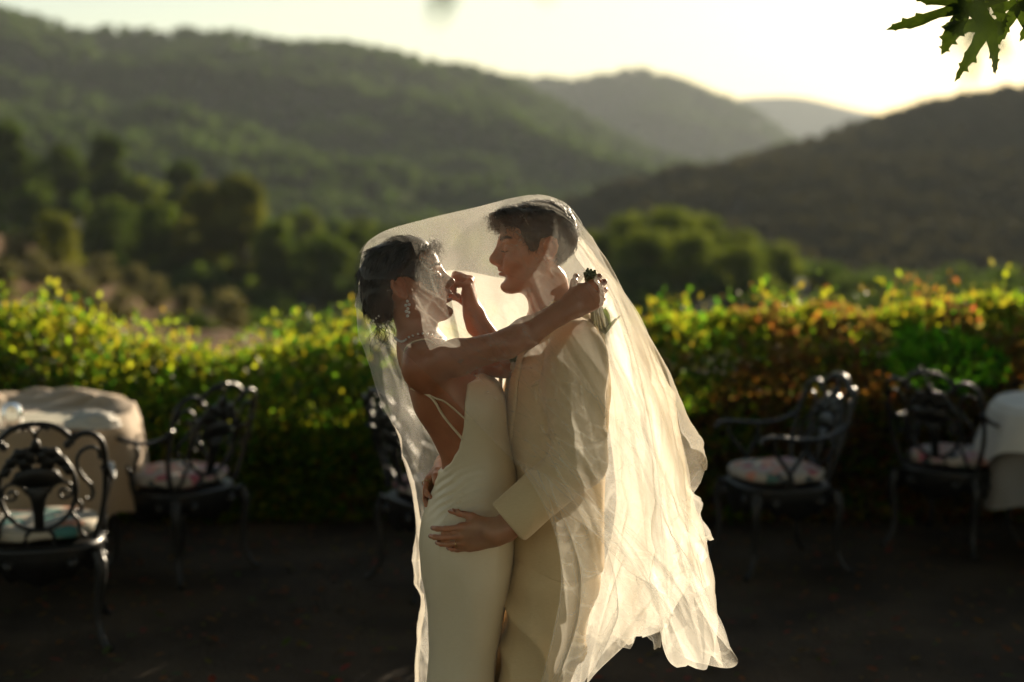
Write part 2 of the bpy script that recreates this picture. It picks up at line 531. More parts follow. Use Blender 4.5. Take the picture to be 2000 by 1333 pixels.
# pines on the mound right of the groom
pn = [(1170, 545, 0.50, 'green pine nearest the veil on the round mound'),
      (1235, 520, 0.55, 'green pine on the left shoulder of the round mound'),
      (1305, 512, 0.60, 'green pine on the very top of the round mound'),
      (1375, 520, 0.55, 'green pine right of the top of the round mound'),
      (1445, 540, 0.50, 'green pine on the right shoulder of the round mound'),
      (1515, 565, 0.48, 'lowest green pine at the right end of the round mound'),
      (1270, 560, 0.55, 'green pine low on the mound, left, just above the hedge'),
      (1350, 570, 0.55, 'green pine low on the mound, centre, just above the hedge'),
      (1430, 580, 0.50, 'green pine low on the mound, right, just above the hedge')]
for i, (px, py, s, lab) in enumerate(pn):
    plant_tree('pine_tree', 'pine', V_mound, px, py + 12, s * 1.15, lab, 'pine', 'pines on the round mound', m_pine_leaf, i)

# ------------------------------------------------------------------ woods on the hills (too far to count)
def scatter(name, target, protos, density, smin, smax, seed, label, cat='woods'):
    """One object of far woods: small tree crowns set all over a hillside with geometry nodes."""
    ng = bpy.data.node_groups.new(name, 'GeometryNodeTree')
    ng.interface.new_socket('Geometry', in_out='OUTPUT', socket_type='NodeSocketGeometry')
    N = ng.nodes
    out = N.new('NodeGroupOutput')
    oi = N.new('GeometryNodeObjectInfo'); oi.inputs['Object'].default_value = target; oi.transform_space = 'RELATIVE'
    dp = N.new('GeometryNodeDistributePointsOnFaces')
    dp.inputs['Density'].default_value = density
    dp.inputs['Seed'].default_value = seed
    ng.links.new(oi.outputs['Geometry'], dp.inputs['Mesh'])
    ip = N.new('GeometryNodeInstanceOnPoints')
    ng.links.new(dp.outputs['Points'], ip.inputs['Points'])
    po = N.new('GeometryNodeObjectInfo'); po.inputs['Object'].default_value = protos; po.transform_space = 'ORIGINAL'
    po.inputs['As Instance'].default_value = True
    ng.links.new(po.outputs['Geometry'], ip.inputs['Instance'])
    rv = N.new('FunctionNodeRandomValue'); rv.data_type = 'FLOAT_VECTOR'
    rv.inputs[0].default_value = (0, 0, 0); rv.inputs[1].default_value = (0.15, 0.15, 6.28)
    ng.links.new(rv.outputs[0], ip.inputs['Rotation'])
    sc = N.new('FunctionNodeRandomValue'); sc.data_type = 'FLOAT'
    sc.inputs[2].default_value = smin; sc.inputs[3].default_value = smax
    ng.links.new(sc.outputs[1], ip.inputs['Scale'])
    ng.links.new(ip.outputs['Instances'], out.inputs['Geometry'])
    me = bpy.data.meshes.new(name)
    o = bpy.data.objects.new(name, me)
    COL.objects.link(o)
    md = o.modifiers.new('scatter', 'NODES'); md.node_group = ng
    tag(o, label, cat, kind='stuff')
    return o
def crown_proto(name, n, size, seed, mat, r=3.0, h=4.5, lobes=7):
    rnd = np.random.default_rng(seed)
    cs = [(rnd.normal() * r * .35, rnd.normal() * r * .35, h * rnd.uniform(.35, .95)) for _ in range(lobes)]
    V, Q = leaf_cloud(n, cs, [r * rnd.uniform(.45, .7) for _ in range(lobes)], size, rnd, up=0.4)
    me = mesh_np(name, V, Q); me.materials.append(mat)
    o = bpy.data.objects.new(name, me)      # used only as the source of the woods; not linked to the scene
    return o
m_wood_leaf = leaf_mat('hill_woods', (0.032, 0.058, 0.016), (0.070, 0.100, 0.030), 0.4, scale=0.12)
m_scrub_leaf = leaf_mat('hill_scrub', (0.030, 0.036, 0.016), (0.062, 0.060, 0.028), 0.25, scale=0.1, tint=(1, .8, .5))
cp1 = crown_proto('wood_crown', 170, 1.05, 61, m_wood_leaf)
cp2 = crown_proto('scrub_crown', 120, 0.60, 62, m_scrub_leaf, 1.8, 2.2, 5)
cp3 = crown_proto('valley_crown', 220, 0.75, 63, m_dark_leaf)
scatter('hill_woods', h_left, cp1, 0.014, 0.7, 1.8, 1, 'hazy pine woods covering the long hill on the left')
scatter('ridge_woods', h_mid, cp1, 0.004, 1.2, 2.6, 2, 'hazy woods covering the ridge in the middle distance')
scatter('slope_scrub', h_right, cp2, 0.05, 0.8, 2.0, 3, 'dark scrub covering the hill on the right', 'scrub')
scatter('spur_scrub', h_right2, cp2, 0.06, 0.7, 1.7, 4, 'dark scrub covering the lower slope on the right', 'scrub')
scatter('mound_undergrowth', h_mound, cp3, 0.05, 0.25, 0.5, 6, 'low green undergrowth between the pines of the mound', 'undergrowth')
scatter('valley_woods', h_wood, cp3, 0.02, 0.5, 1.1, 5, 'dark undergrowth filling the valley behind the hedge', 'woods')

# ------------------------------------------------------------------ haze
m_haze, nt, out = new_mat('haze_air')
pv = nt.nodes.new('ShaderNodeVolumePrincipled')
pv.inputs['Color'].default_value = (0.86, 0.95, 1.0, 1)
pv.inputs['Density'].default_value = 0.0001
pv.inputs['Anisotropy'].default_value = 0.15
nt.links.new(pv.outputs[0], out.inputs['Volume'])
bm = bmesh.new()
bmesh.ops.create_cube(bm, size=1.0)
me = bpy.data.meshes.new('haze'); bm.to_mesh(me); bm.free()
haze = link('haze', me, m_haze, smooth=False)
haze.scale = (20000, 18000, 900)
haze.location = (0, 0, 10)
tag(haze, 'pale sunlit haze filling the valley air', 'haze', kind='stuff')
# ================================================================== HEDGE, FURNITURE, LEAVES
def PZ(px, py, z):
    """World point at height z seen at a picture position."""
    a = P(px, py, 1.0)
    t = (z - CAM_H) / (a[2] - CAM_H)
    return np.array([a[0] * t, t, z])

# ------------------------------------------------------------------ hedge
def hedge_top(x):
    return np.interp(x, [-6, -3.2, -2.9, -2.24, -1.76, -1.28, -.96, .8, 1.28, 1.92, 2.56, 3.2, 6], [1.12, 1.07, 1.03, 0.84, 0.76, 0.83, 0.86, .94, .99, 1.07, 1.07, 1.13, 1.18])
HY0, HY1 = 7.75, 9.05
def leaf_shape(s=1.0):
    V = np.array([(0, 0, 0), (-.26, .35, .07), (-.2, .75, .05), (0, 1.05, -.03), (.2, .75, .05), (.26, .35, .07), (0, .5, -.02)]) * s
    T = np.array([(0, 6, 1), (1, 6, 2), (2, 6, 3), (3, 6, 4), (4, 6, 5), (5, 6, 0)])
    return V, T
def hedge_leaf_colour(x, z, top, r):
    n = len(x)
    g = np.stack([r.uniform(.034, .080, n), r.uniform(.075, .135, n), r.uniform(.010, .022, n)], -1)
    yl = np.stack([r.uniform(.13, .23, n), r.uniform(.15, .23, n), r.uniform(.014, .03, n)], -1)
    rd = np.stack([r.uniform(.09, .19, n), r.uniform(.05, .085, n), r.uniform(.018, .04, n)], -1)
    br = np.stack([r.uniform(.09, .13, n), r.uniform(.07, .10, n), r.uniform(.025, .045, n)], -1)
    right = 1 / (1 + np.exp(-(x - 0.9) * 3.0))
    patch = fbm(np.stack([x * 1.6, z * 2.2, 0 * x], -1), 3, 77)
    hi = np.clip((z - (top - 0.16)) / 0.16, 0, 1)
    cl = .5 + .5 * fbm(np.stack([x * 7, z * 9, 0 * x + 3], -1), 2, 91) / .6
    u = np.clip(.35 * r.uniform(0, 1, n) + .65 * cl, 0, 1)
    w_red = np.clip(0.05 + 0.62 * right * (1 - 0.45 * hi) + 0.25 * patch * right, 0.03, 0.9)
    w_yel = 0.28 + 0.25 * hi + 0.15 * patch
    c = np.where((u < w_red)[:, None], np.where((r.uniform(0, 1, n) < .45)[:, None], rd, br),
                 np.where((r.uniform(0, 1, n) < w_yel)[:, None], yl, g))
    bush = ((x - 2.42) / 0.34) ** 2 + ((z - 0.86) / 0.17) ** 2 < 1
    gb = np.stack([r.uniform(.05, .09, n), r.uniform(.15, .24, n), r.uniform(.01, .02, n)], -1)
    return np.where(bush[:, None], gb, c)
hedge = empty('hedge', (0, (HY0 + HY1) / 2, 0))
tag(hedge, 'long leafy hedge glowing green and autumn red along its top, behind the chairs', 'hedge')
hl_r = np.random.default_rng(11)
DROP = 0.18                                               # the top slopes down towards the terrace
def hedge_points(n, r):
    """Positions and outward directions over the front, sloping top and inside of the hedge."""
    x = r.uniform(-4.6, 4.6, n)
    top = hedge_top(x) + 0.05 * fbm(np.stack([x * 3, 0 * x, 0 * x], -1), 3, 4)
    s = r.uniform(0, 1, n)                                # runs up the front, over the top
    front = s < 0.42
    fz, ty = s / 0.42, (s - 0.42) / 0.58
    ft = top - DROP
    z = np.where(front, fz * ft, ft + DROP * np.sin(np.clip(ty / .85, 0, 1) * np.pi / 2) - .25 * np.clip(ty - .9, 0, 1))
    y = np.where(front, HY0 + 0.16 * np.clip((z - (ft - .3)) / .3, 0, 1) ** 2, HY0 + 0.16 + ty * (HY1 - HY0 - 0.2))
    bulge = 0.10 * fbm(np.stack([x * 1.5, y * 1.5, z * 1.9], -1), 3, 8)
    ny = np.where(front, -1 + .6 * np.clip((z - (ft - .3)) / .3, 0, 1), -0.25)
    nz = np.where(front, 0.2 + 0.7 * np.clip((z - (ft - .3)) / .3, 0, 1), 1.0)
    d = np.stack([r.normal(size=n) * 0.4, ny, nz], -1); d /= np.linalg.norm(d, axis=1, keepdims=True)
    inn = r.exponential(0.05, n) * np.where(front, 1.6, 1.0) - 0.045
    p = np.stack([x, y, z], -1) + d * (bulge - inn)[:, None]
    sh = (r.uniform(0, 1, n) < 0.10 * (1 + 1.6 * fbm(np.stack([x * 5, 0 * x, 0 * x], -1), 2, 15))) & ~front             # shoots that stand out above the top
    p[:, 2] += np.where(sh, r.uniform(0, 1, n) ** 1.6 * (.10 + .12 * (1 + fbm(np.stack([x * 9, 0 * x + 4, 0 * x], -1), 2, 16))), 0)
    p[:, 2] = np.maximum(p[:, 2], 0.02)
    return p, d, top
def leaf_mesh(name, p, d, r, size, top):
    n = len(p)
    LV, LT = leaf_shape()
    dr = d * 0.7 + r.normal(size=(n, 3)) * 0.75 + np.array([0, 0, 0.25])
    dr /= np.linalg.norm(dr, axis=1, keepdims=True)
    a = np.cross(dr, d + r.normal(size=(n, 3)) * 0.6); a /= np.linalg.norm(a, axis=1, keepdims=True)
    b = np.cross(a, dr)
    s = (size * r.uniform(0.5, 1.6, n))[:, None, None]
    V = p[:, None] + s * (LV[None, :, 0:1] * a[:, None] + LV[None, :, 1:2] * dr[:, None] + LV[None, :, 2:3] * b[:, None])
    T = (LT[None] + (np.arange(n) * 7)[:, None, None]).reshape(-1, 3)
    me = mesh_np(name, V.reshape(-1, 3), T)
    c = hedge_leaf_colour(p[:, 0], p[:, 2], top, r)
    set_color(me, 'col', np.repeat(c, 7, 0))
    return me
m_hedge_leaf = leaf_mat('hedge_leaves', None, None, 0.62, attr='col', rough=0.5, spec=.3, tint=(1.2, 1.15, 0.5))
p, d, top = hedge_points(92000, hl_r)
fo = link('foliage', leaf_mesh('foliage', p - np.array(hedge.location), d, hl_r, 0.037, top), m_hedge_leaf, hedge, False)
# the colour rule reads world x/z; the hedge only moves in y, so local and world agree
fo['kind'] = 'stuff'
m_twig = pbr('hedge_twigs', (0.018, 0.012, 0.008), (0.035, 0.024, 0.014), rough=0.95, scale=20, bump=0.8, bscale=30, bdist=0.03)
g = Geo()
xs_ = np.linspace(-4.6, 4.6, 90)
sec = [(HY0 + .2, 0.0), (HY0 + .17, .35), (HY0 + .17, .55), (HY0 + .34, .66), (HY0 + .6, .75), (HY1 - .3, .88), (HY1 - .15, .6), (HY1 - .1, 0)]
V = np.array([[(x, y - hedge.location[1] + .05 * vnoise(np.array([x * 2, k, 0.])), max(0, z * hedge_top(x) + .04 * vnoise(np.array([x * 3, k, 5.])))) for k, (y, z) in enumerate(sec)] for x in xs_])
g.add(V.reshape(-1, 3), grid_faces(90, len(sec)))
g.obj('twig_core', m_twig, hedge)  # solid dark core standing in for twigs, added to block light through leaves
# the largest leaves and shoots one can pick out along the sunlit top
lv_meshes = []
for k in range(6):
    LV, LT = leaf_shape(0.048 + 0.005 * k)
    me = mesh_np('leaf', LV, LT)
    c = [(.18, .22, .02), (.10, .17, .015), (.23, .22, .03), (.07, .14, .015), (.20, .09, .03), (.14, .08, .035)][k]
    set_color(me, 'col', np.tile(np.array(c), (7, 1)))
    me.materials.append(m_hedge_leaf)
    lv_meshes.append(me)
lr = np.random.default_rng(5)
lx = lr.uniform(-3.2, 3.2, 220)
for x in lx:
    k = lr.choice([0, 1, 2, 3], p=[.4, .3, .15, .15]) if (x < 0.7 or lr.uniform() < .45) else lr.choice([4, 5, 0, 2])
    o = bpy.data.objects.new('leaf', lv_meshes[int(k)])
    COL.objects.link(o); o.parent = hedge
    t_ = float(hedge_top(x)); u = lr.uniform()
    o.location = (x, HY0 - hedge.location[1] + 0.05 + 0.95 * u, t_ - DROP * (1 - u) + lr.uniform(0, .1))
    o.rotation_euler = (lr.uniform(-0.6, 1.3), lr.uniform(-.8, .8), lr.uniform(0, 6.28))

# ------------------------------------------------------------------ cast metal garden chairs
m_iron = pbr('painted_cast_metal', (0.007, 0.007, 0.006), (0.015, 0.014, 0.013), rough=0.42, scale=25, bump=0.35, bscale=90, metal=0.15, spec=0.5, bdist=0.003)
def floral(name, base, cols, scale):
    m, nt, out = new_mat(name)
    b = nt.nodes.new('ShaderNodeBsdfPrincipled'); b.inputs['Roughness'].default_value = 0.85
    nt.links.new(b.outputs[0], out.inputs['Surface'])
    tc = nt.nodes.new('ShaderNodeTexCoord')
    wp = nt.nodes.new('ShaderNodeTexNoise'); wp.inputs['Scale'].default_value = 9
    mxv = nt.nodes.new('ShaderNodeMix'); mxv.data_type = 'VECTOR'; mxv.inputs['Factor'].default_value = 0.07
    nt.links.new(tc.outputs['Object'], wp.inputs['Vector'])
    nt.links.new(tc.outputs['Object'], mxv.inputs['A']); nt.links.new(wp.outputs['Color'], mxv.inputs['B'])
    vo = nt.nodes.new('ShaderNodeTexVoronoi'); vo.inputs['Scale'].default_value = scale
    nt.links.new(mxv.outputs['Result'], vo.inputs['Vector'])
    hs = nt.nodes.new('ShaderNodeSeparateColor'); nt.links.new(vo.outputs['Color'], hs.inputs[0])
    rp = nt.nodes.new('ShaderNodeValToRGB'); rp.color_ramp.interpolation = 'CONSTANT'
    els = rp.color_ramp.elements
    els[0].position = 0; els[0].color = (*base, 1)
    els[1].position = 0.28; els[1].color = (*cols[0], 1)
    for i, c in enumerate(cols[1:]):
        e = els.new(0.28 + 0.72 * (i + 1) / len(cols)); e.color = (*c, 1)
    nt.links.new(hs.outputs[0], rp.inputs['Fac'])
    ds = nt.nodes.new('ShaderNodeMath'); ds.operation = 'LESS_THAN'; ds.inputs[1].default_value = 0.55
    nt.links.new(vo.outputs['Distance'], ds.inputs[0])
    mx = nt.nodes.new('ShaderNodeMix'); mx.data_type = 'RGBA'
    nt.links.new(ds.outputs[0], mx.inputs['Factor']); mx.inputs['A'].default_value = (*base, 1)
    nt.links.new(rp.outputs[0], mx.inputs['B'])
    nt.links.new(mx.outputs['Result'], b.inputs['Base Color'])
    return m
m_floral = floral('floral_fabric', (0.42, 0.36, 0.30), [(0.42, 0.10, 0.12), (0.08, 0.16, 0.14), (0.55, 0.25, 0.18), (0.05, 0.07, 0.08), (0.50, 0.28, 0.30)], 17)
m_floral_teal = floral('floral_teal_fabric', (0.50, 0.44, 0.34), [(0.06, 0.20, 0.18), (0.10, 0.24, 0.20), (0.50, 0.24, 0.14), (0.05, 0.12, 0.12)], 11)

def B(x, y):
    """Backrest design sheet (pixels of the chair seen from behind, middle at 385) to chair space."""
    u = (x - 385) / 1780; z = 0.45 + (1300 - y) / 1780
    v = (z - 0.45) / 0.475
    return (u, -0.205 - 0.115 * v - 0.02 * v * v + 0.55 * u * u, z)
def mirror_curves(g, pts, rad, n=22, **kw):
    for s in (1, -1):
        q = [B(385 + s * (x - 385), y) for x, y in pts]
        tube(g, catmull(q, n), rad, **kw)
def plate(g, outline, th=0.012):
    """Flat cast piece with rounded rim in the backrest sheet: a closed outline, both faces and its edge."""
    c = np.array([B(x, y) for x, y in outline])
    n = len(c)
    off = np.array([0, th / 2, 0])
    mid = c.mean(0)
    ins = mid + (c - mid) * 0.86
    V = np.concatenate([c, ins + off, ins - off, [mid + off * 1.3], [mid - off * 1.3]])
    i = np.arange(n); j = (i + 1) % n
    Q = np.concatenate([np.stack([i, j, n + j, n + i], -1), np.stack([j, i, 2 * n + i, 2 * n + j], -1)])
    T = np.concatenate([np.stack([n + i, n + j, np.full(n, 3 * n)], -1), np.stack([2 * n + j, 2 * n + i, np.full(n, 3 * n + 1)], -1)])
    g.add(V, Q, T)
def blob(g, c, r, k=8, m=6):
    th = np.linspace(0, np.pi, m); ph = np.linspace(0, 2 * np.pi, k, endpoint=False)
    V = np.stack([np.sin(th)[:, None] * np.cos(ph), np.sin(th)[:, None] * np.sin(ph), np.repeat(np.cos(th)[:, None], k, 1)], -1) * np.asarray(r)
    g.add((V + np.asarray(c)).reshape(-1, 3), grid_faces(m, k, False, True))

def spiral(cx, cy, r0, a0, turns, sgn, n=18):
    a = np.linspace(0, turns * 2 * np.pi, n)
    r = r0 * (1 - 0.75 * np.linspace(0, 1, n))
    return [(cx + rr * math.cos(a0 + sgn * aa), cy + rr * math.sin(a0 + sgn * aa)) for rr, aa in zip(r, a)]

def chair_parts():
    parts = []
    g = Geo()                                            # backrest frame
    mirror_curves(g, [(385, 455), (480, 468), (560, 508), (612, 560), (650, 556), (700, 540), (765, 555), (815, 610), (833, 700), (836, 820), (828, 1000), (800, 1150), (765, 1265), (740, 1330)], 0.0115, 46, k=9)
    parts.append(('backrest_frame', g.mesh('backrest_frame')))
    g = Geo()                                            # scrolls
    ov = [B(385 + 252 * math.cos(a), 935 + 300 * math.sin(a)) for a in np.linspace(0, 2 * math.pi, 40, endpoint=False)]
    tube(g, ov, 0.0095, 8, closed=True)
    mirror_curves(g, [(802, 735), (792, 672), (748, 645), (690, 660), (652, 715), (652, 790), (690, 865), (738, 930), (748, 990), (728, 1030), (700, 1020)], 0.0075, 30)
    mirror_curves(g, [(455, 960), (480, 915), (535, 882), (592, 900), (618, 950)], 0.007, 16)
    mirror_curves(g, spiral(560, 962, 52, -0.2, 1.1, 1), 0.0065, 20)
    mirror_curves(g, [(440, 1225), (470, 1262), (482, 1310), (470, 1350)], 0.009, 12)
    mirror_curves(g, [(600, 1120), (640, 1175), (650, 1240), (672, 1290), (700, 1310)], 0.008, 14)
    mirror_curves(g, [(640, 1020), (668, 1060), (660, 1110), (630, 1100)], 0.006, 12)
    mirror_curves(g, [(385, 560), (402, 510), (440, 480), (470, 500)], 0.006, 12)
    parts.append(('scrollwork', g.mesh('scrollwork')))
    g = Geo()                                            # urn with leaves
    plate(g, [(350, 1235), (350, 1120), (335, 1010), (300, 930), (320, 905), (450, 905), (470, 930), (435, 1010), (420, 1120), (420, 1235)], 0.02)
    plate(g, [(200, 880), (250, 800), (330, 770), (440, 770), (520, 800), (570, 880), (480, 915), (290, 915)], 0.018)
    plate(g, [(345, 640), (360, 580), (385, 545), (410, 580), (425, 640), (385, 680)], 0.022)
    for s in (1, -1):
        for (x, y, w, h, a) in ((480, 670, 75, 45, .3), (540, 730, 60, 40, .6), (460, 740, 60, 50, -.2), (585, 800, 50, 30, .8), (430, 700, 50, 60, 0)):
            o = []
            for q in np.linspace(0, 2 * math.pi, 14, endpoint=False):
                rr = 1 + 0.22 * math.cos(5 * q)
                dx, dy = w * rr * math.cos(q), h * rr * math.sin(q)
                o.append((385 + s * (x - 385 + dx * math.cos(a) - dy * math.sin(a)), y + dx * math.sin(a) + dy * math.cos(a)))
            plate(g, o if s > 0 else o[::-1], 0.02)
        for (x, y) in ((640, 560), (616, 590), (590, 615)):
            c = B(385 + s * (x - 385), y); blob(g, c, (0.016, 0.014, 0.018))
    parts.append(('urn_motif', g.mesh('urn_motif')))
    for s in (1, -1):                                    # arms
        g = Geo()
        top = catmull([(s * .250, -.262, .735), (s * .262, -.20, .69), (s * .272, -.10, .660), (s * .275, .02, .662), (s * .270, .13, .675), (s * .262, .185, .668), (s * .258, .20, .645)], 26)
        tube(g, top, 0.0135, 9, flat=(0.7, 1.35))
        tube(g, catmull([(s * .27, .13, .668), (s * .262, .125, .60), (s * .245, .07, .53), (s * .243, .03, .46), (s * .238, .03, .41)], 18), 0.0105, 8)
        tube(g, catmull([(s * .273, -.02, .655), (s * .262, -.03, .60), (s * .246, .02, .53), (s * .240, .05, .46), (s * .236, .05, .41)], 18), 0.0095, 8)
        parts.append(('arm', g.mesh('arm')))
    g = Geo()                                            # seat frame: pan with scalloped apron
    n = 72
    a = np.linspace(0, 2 * np.pi, n, endpoint=False)
    def ring(sx, sy, z):
        e = 0.72
        return np.stack([sx * np.sign(np.cos(a)) * np.abs(np.cos(a)) ** e, sy * np.sign(np.sin(a)) * np.abs(np.sin(a)) ** e - .01, z + 0 * a], -1)
    drop = 0.055 + 0.045 * np.abs(np.cos(2 * a)) ** 2 + 0.012 * np.cos(16 * a)
    rows = [ring(.05, .05, .425), ring(.21, .205, .425), ring(.237, .228, .422), ring(.243, .234, .408), ring(.240, .231, .395), ring(.238, .229, .38)]
    low = ring(.236, .227, .38); low[:, 2] -= drop
    rows += [low, low * [.97, .97, 1] + [0, 0, .004], ring(.228, .219, .385)]
    g.add(np.array(rows).reshape(-1, 3), grid_faces(len(rows), n, False, True))
    for q in np.linspace(0, 2 * math.pi, 8, endpoint=False) + math.pi / 8:
        cx, cy_ = .24 * np.sign(math.cos(q)) * abs(math.cos(q)) ** .72, .231 * np.sign(math.sin(q)) * abs(math.sin(q)) ** .72 - .01
        blob(g, (cx, cy_, .352), (.024, .024, .028))
    parts.append(('seat_frame', g.mesh('seat_frame')))
    for sx in (1, -1):                                   # cabriole legs
        for sy in (1, -1):
            g = Geo()
            pts = catmull([(sx * .205, sy * .195 - .01, .40), (sx * .225, sy * .215 - .01, .32), (sx * .215, sy * .21 - .01, .20), (sx * .212, sy * .215 - .01, .10), (sx * .232, sy * .245 - .01, .03), (sx * .25, sy * .27 - .01, .008)], 22)
            tube(g, pts, np.interp(np.linspace(0, 1, 22), [0, .25, .6, .9, 1], [.026, .023, .0135, .012, .016]), 9)
            blob(g, (sx * .222, sy * .21 - .01, .34), (.028, .028, .04))
            parts.append(('leg', g.mesh('leg')))
    n, k = 16, 40                                        # cushion
    th = np.linspace(0, np.pi, n); ph = np.linspace(0, 2 * np.pi, k, endpoint=False)
    ct, st = np.sign(np.cos(th)) * np.abs(np.cos(th)) ** .7, np.abs(np.sin(th)) ** .55
    e = .75
    V = np.stack([.225 * st[:, None] * np.sign(np.cos(ph)) * np.abs(np.cos(ph)) ** e,
                  .215 * st[:, None] * np.sign(np.sin(ph)) * np.abs(np.sin(ph)) ** e,
                  .038 * np.repeat(ct[:, None], k, 1) + .466], -1)
    V[..., 2] += 0.006 * vnoise(V * 14, 3)
    parts.append(('cushion', mesh_np('cushion', V.reshape(-1, 3), grid_faces(n, k, False, True))))
    return parts
CH = chair_parts()
for nm, me in CH:
    me.materials.append(m_floral if nm == 'cushion' else m_iron)
    me.polygons.foreach_set('use_smooth', np.ones(len(me.polygons), dtype=bool))
def place_chair(px, py, heading, label, teal=False, z=0.47):
    """heading: direction the seat faces, degrees from +X (right) counter-clockwise towards the hedge."""
    c = PZ(px, py, z)
    r = empty('garden_chair', (c[0], c[1], 0.0), R(heading - 90))
    tag(r, label, 'chair', 'ornate metal garden chairs')
    for nm, me in CH:
        o = bpy.data.objects.new(nm, me)
        COL.objects.link(o); o.parent = r
        if teal and nm == 'cushion':
            o.material_slots[0].link = 'OBJECT'; o.material_slots[0].material = m_floral_teal
    return r
place_chair(82, 1022, 106, 'ornate dark metal chair with teal floral cushion, its back to us, front left', True)
place_chair(346, 925, 146, 'ornate dark metal chair with pink floral cushion right of the beige-covered table')
place_chair(866, 945, 30, 'ornate dark metal chair half hidden behind the bride')
place_chair(1515, 918, 195, 'ornate dark metal armchair standing alone right of the veil, facing left')
place_chair(1864, 888, 48, 'ornate dark metal chair with sunlit rim beside the white-covered table')

# ------------------------------------------------------------------ tables
m_wood = pbr('table_wood', (0.10, 0.06, 0.035), (0.16, 0.10, 0.06), rough=0.6, scale=6, stretch=(1, 12, 1))
m_taupe = pbr('taupe_linen', (0.40, 0.28, 0.165), (0.49, 0.35, 0.215), rough=0.8, scale=5, bump=0.25, bscale=320, bdist=0.001, sheen=0.15)
m_cream = pbr('cream_linen', (0.66, 0.60, 0.44), (0.72, 0.66, 0.50), rough=0.7, scale=5, bump=0.2, bscale=320, bdist=0.001)
m_white = pbr('white_linen', (0.56, 0.53, 0.47), (0.66, 0.62, 0.55), rough=0.75, scale=4, bump=0.2, bscale=300, bdist=0.001)
m_grey = pbr('grey_linen', (0.24, 0.225, 0.20), (0.30, 0.28, 0.25), rough=0.8, scale=4, bump=0.2, bscale=300, bdist=0.001)
def round_table(c, r, label):
    t = empty('round_table', (c[0], c[1], 0)); tag(t, label, 'table', 'round tables')
    g = Geo(); lathe(g, [(0.0, .742), (r - .02, .742), (r, .735), (r, .715), (r - .02, .708), (0.0, .708)], 48)
    g.obj('tabletop', m_wood, t)
    for k in range(4):
        a = math.pi / 4 + k * math.pi / 2
        g = Geo()
        q = r * 0.6
        tube(g, catmull([(q * .75 * math.cos(a), q * .75 * math.sin(a), .71), (q * .62 * math.cos(a), q * .62 * math.sin(a), .4), (q * math.cos(a), q * math.sin(a), 0)], 12), .02, 8)
        g.obj('leg', m_iron, t)
def draped_cloth(name, c, r, z0, drop, mat, label, folds, seed, amp, heap=None, square=0.0, hem_amp=0.0):
    """A cloth lying on a round top and hanging in folds."""
    n, m1, m2 = 220, 40, 46
    a = np.linspace(0, 2 * np.pi, n, endpoint=False)
    rn = np.random.default_rng(seed)
    fold = np.zeros(n)
    for k in range(5):
        fold += rn.uniform(.4, 1) * np.cos(folds * (1 + .33 * (k - 2)) // 1 * a + rn.uniform(0, 6.28))
    fold /= np.abs(fold).max()
    rows = []
    for t in np.linspace(0.02, 1, m1):
        rr = (r + .006) * t
        X, Y = rr * np.cos(a), rr * np.sin(a)
        Z = np.full(n, z0 + .004) + 0.002 * vnoise(np.stack([X * 12, Y * 12, 0 * X], -1), seed)
        if heap is not None:
            Z = Z + heap(X, Y)
        rows.append(np.stack([X, Y, Z], -1))
    edge_z = rows[-1][:, 2].copy()
    dl = drop * (1 + square * (np.abs(np.cos(2 * a)) ** 3 - .4)) + hem_amp * vnoise(np.stack([3 * np.cos(a), 3 * np.sin(a), 0 * a], -1), seed + 2)
    for t in np.linspace(0, 1, m2)[1:]:
        bend = min(1, t * 8)
        rr = r + .006 + .014 * bend + amp * (t ** .8) * (fold + .55) + .05 * t
        Z = edge_z * (1 - t) ** 3 + (z0 - .01) * (1 - (1 - t) ** 3) - dl * t
        Z = Z - .006 * (1 - bend)
        rows.append(np.stack([rr * np.cos(a), rr * np.sin(a), Z], -1))
    V = np.array(rows)
    Q = grid_faces(len(rows), n, False, True)
    o = link(name, mesh_np(name, V.reshape(-1, 3), Q), mat)
    md = o.modifiers.new('thickness', 'SOLIDIFY'); md.thickness = 0.0015; md.offset = 1
    o.location = (c[0], c[1], 0)
    tag(o, label, 'tablecloth')
    return o
tl = PZ(22, 812, .745)
round_table(tl, 0.56, 'round garden table under the beige cloth at the left edge')
def heap_l(X, Y):
    """The cloth pushed into high soft folds at the back and right of the table."""
    r_ = np.hypot(X, Y)
    back_ = np.clip((Y + .30 * X + .02) / .30, 0, 1) * np.clip((r_ - .10) / .3, 0, 1)
    def fold(ph):                                        # rounded crest, narrow valley
        return np.abs(np.sin(ph)) ** .7
    q = np.stack([X * 3, Y * 3, 0 * X], -1)
    w = fold(6.5 * (Y + .45 * X) + 2.2 * vnoise(q, 3) + .4)
    w2 = fold(11 * (Y - .35 * X) + 2.5 * vnoise(q * 1.4, 6))
    return back_ * (0.004 + 0.052 * w + .026 * w2) * (1 - .6 * np.clip((r_ - .42) / .14, 0, 1)) + .004 * w2
draped_cloth('tablecloth', tl, 0.57, .748, .43, m_taupe, 'beige cloth pushed into folds on the round table at the left edge', 9, 4, .055, heap_l, .22, .04)
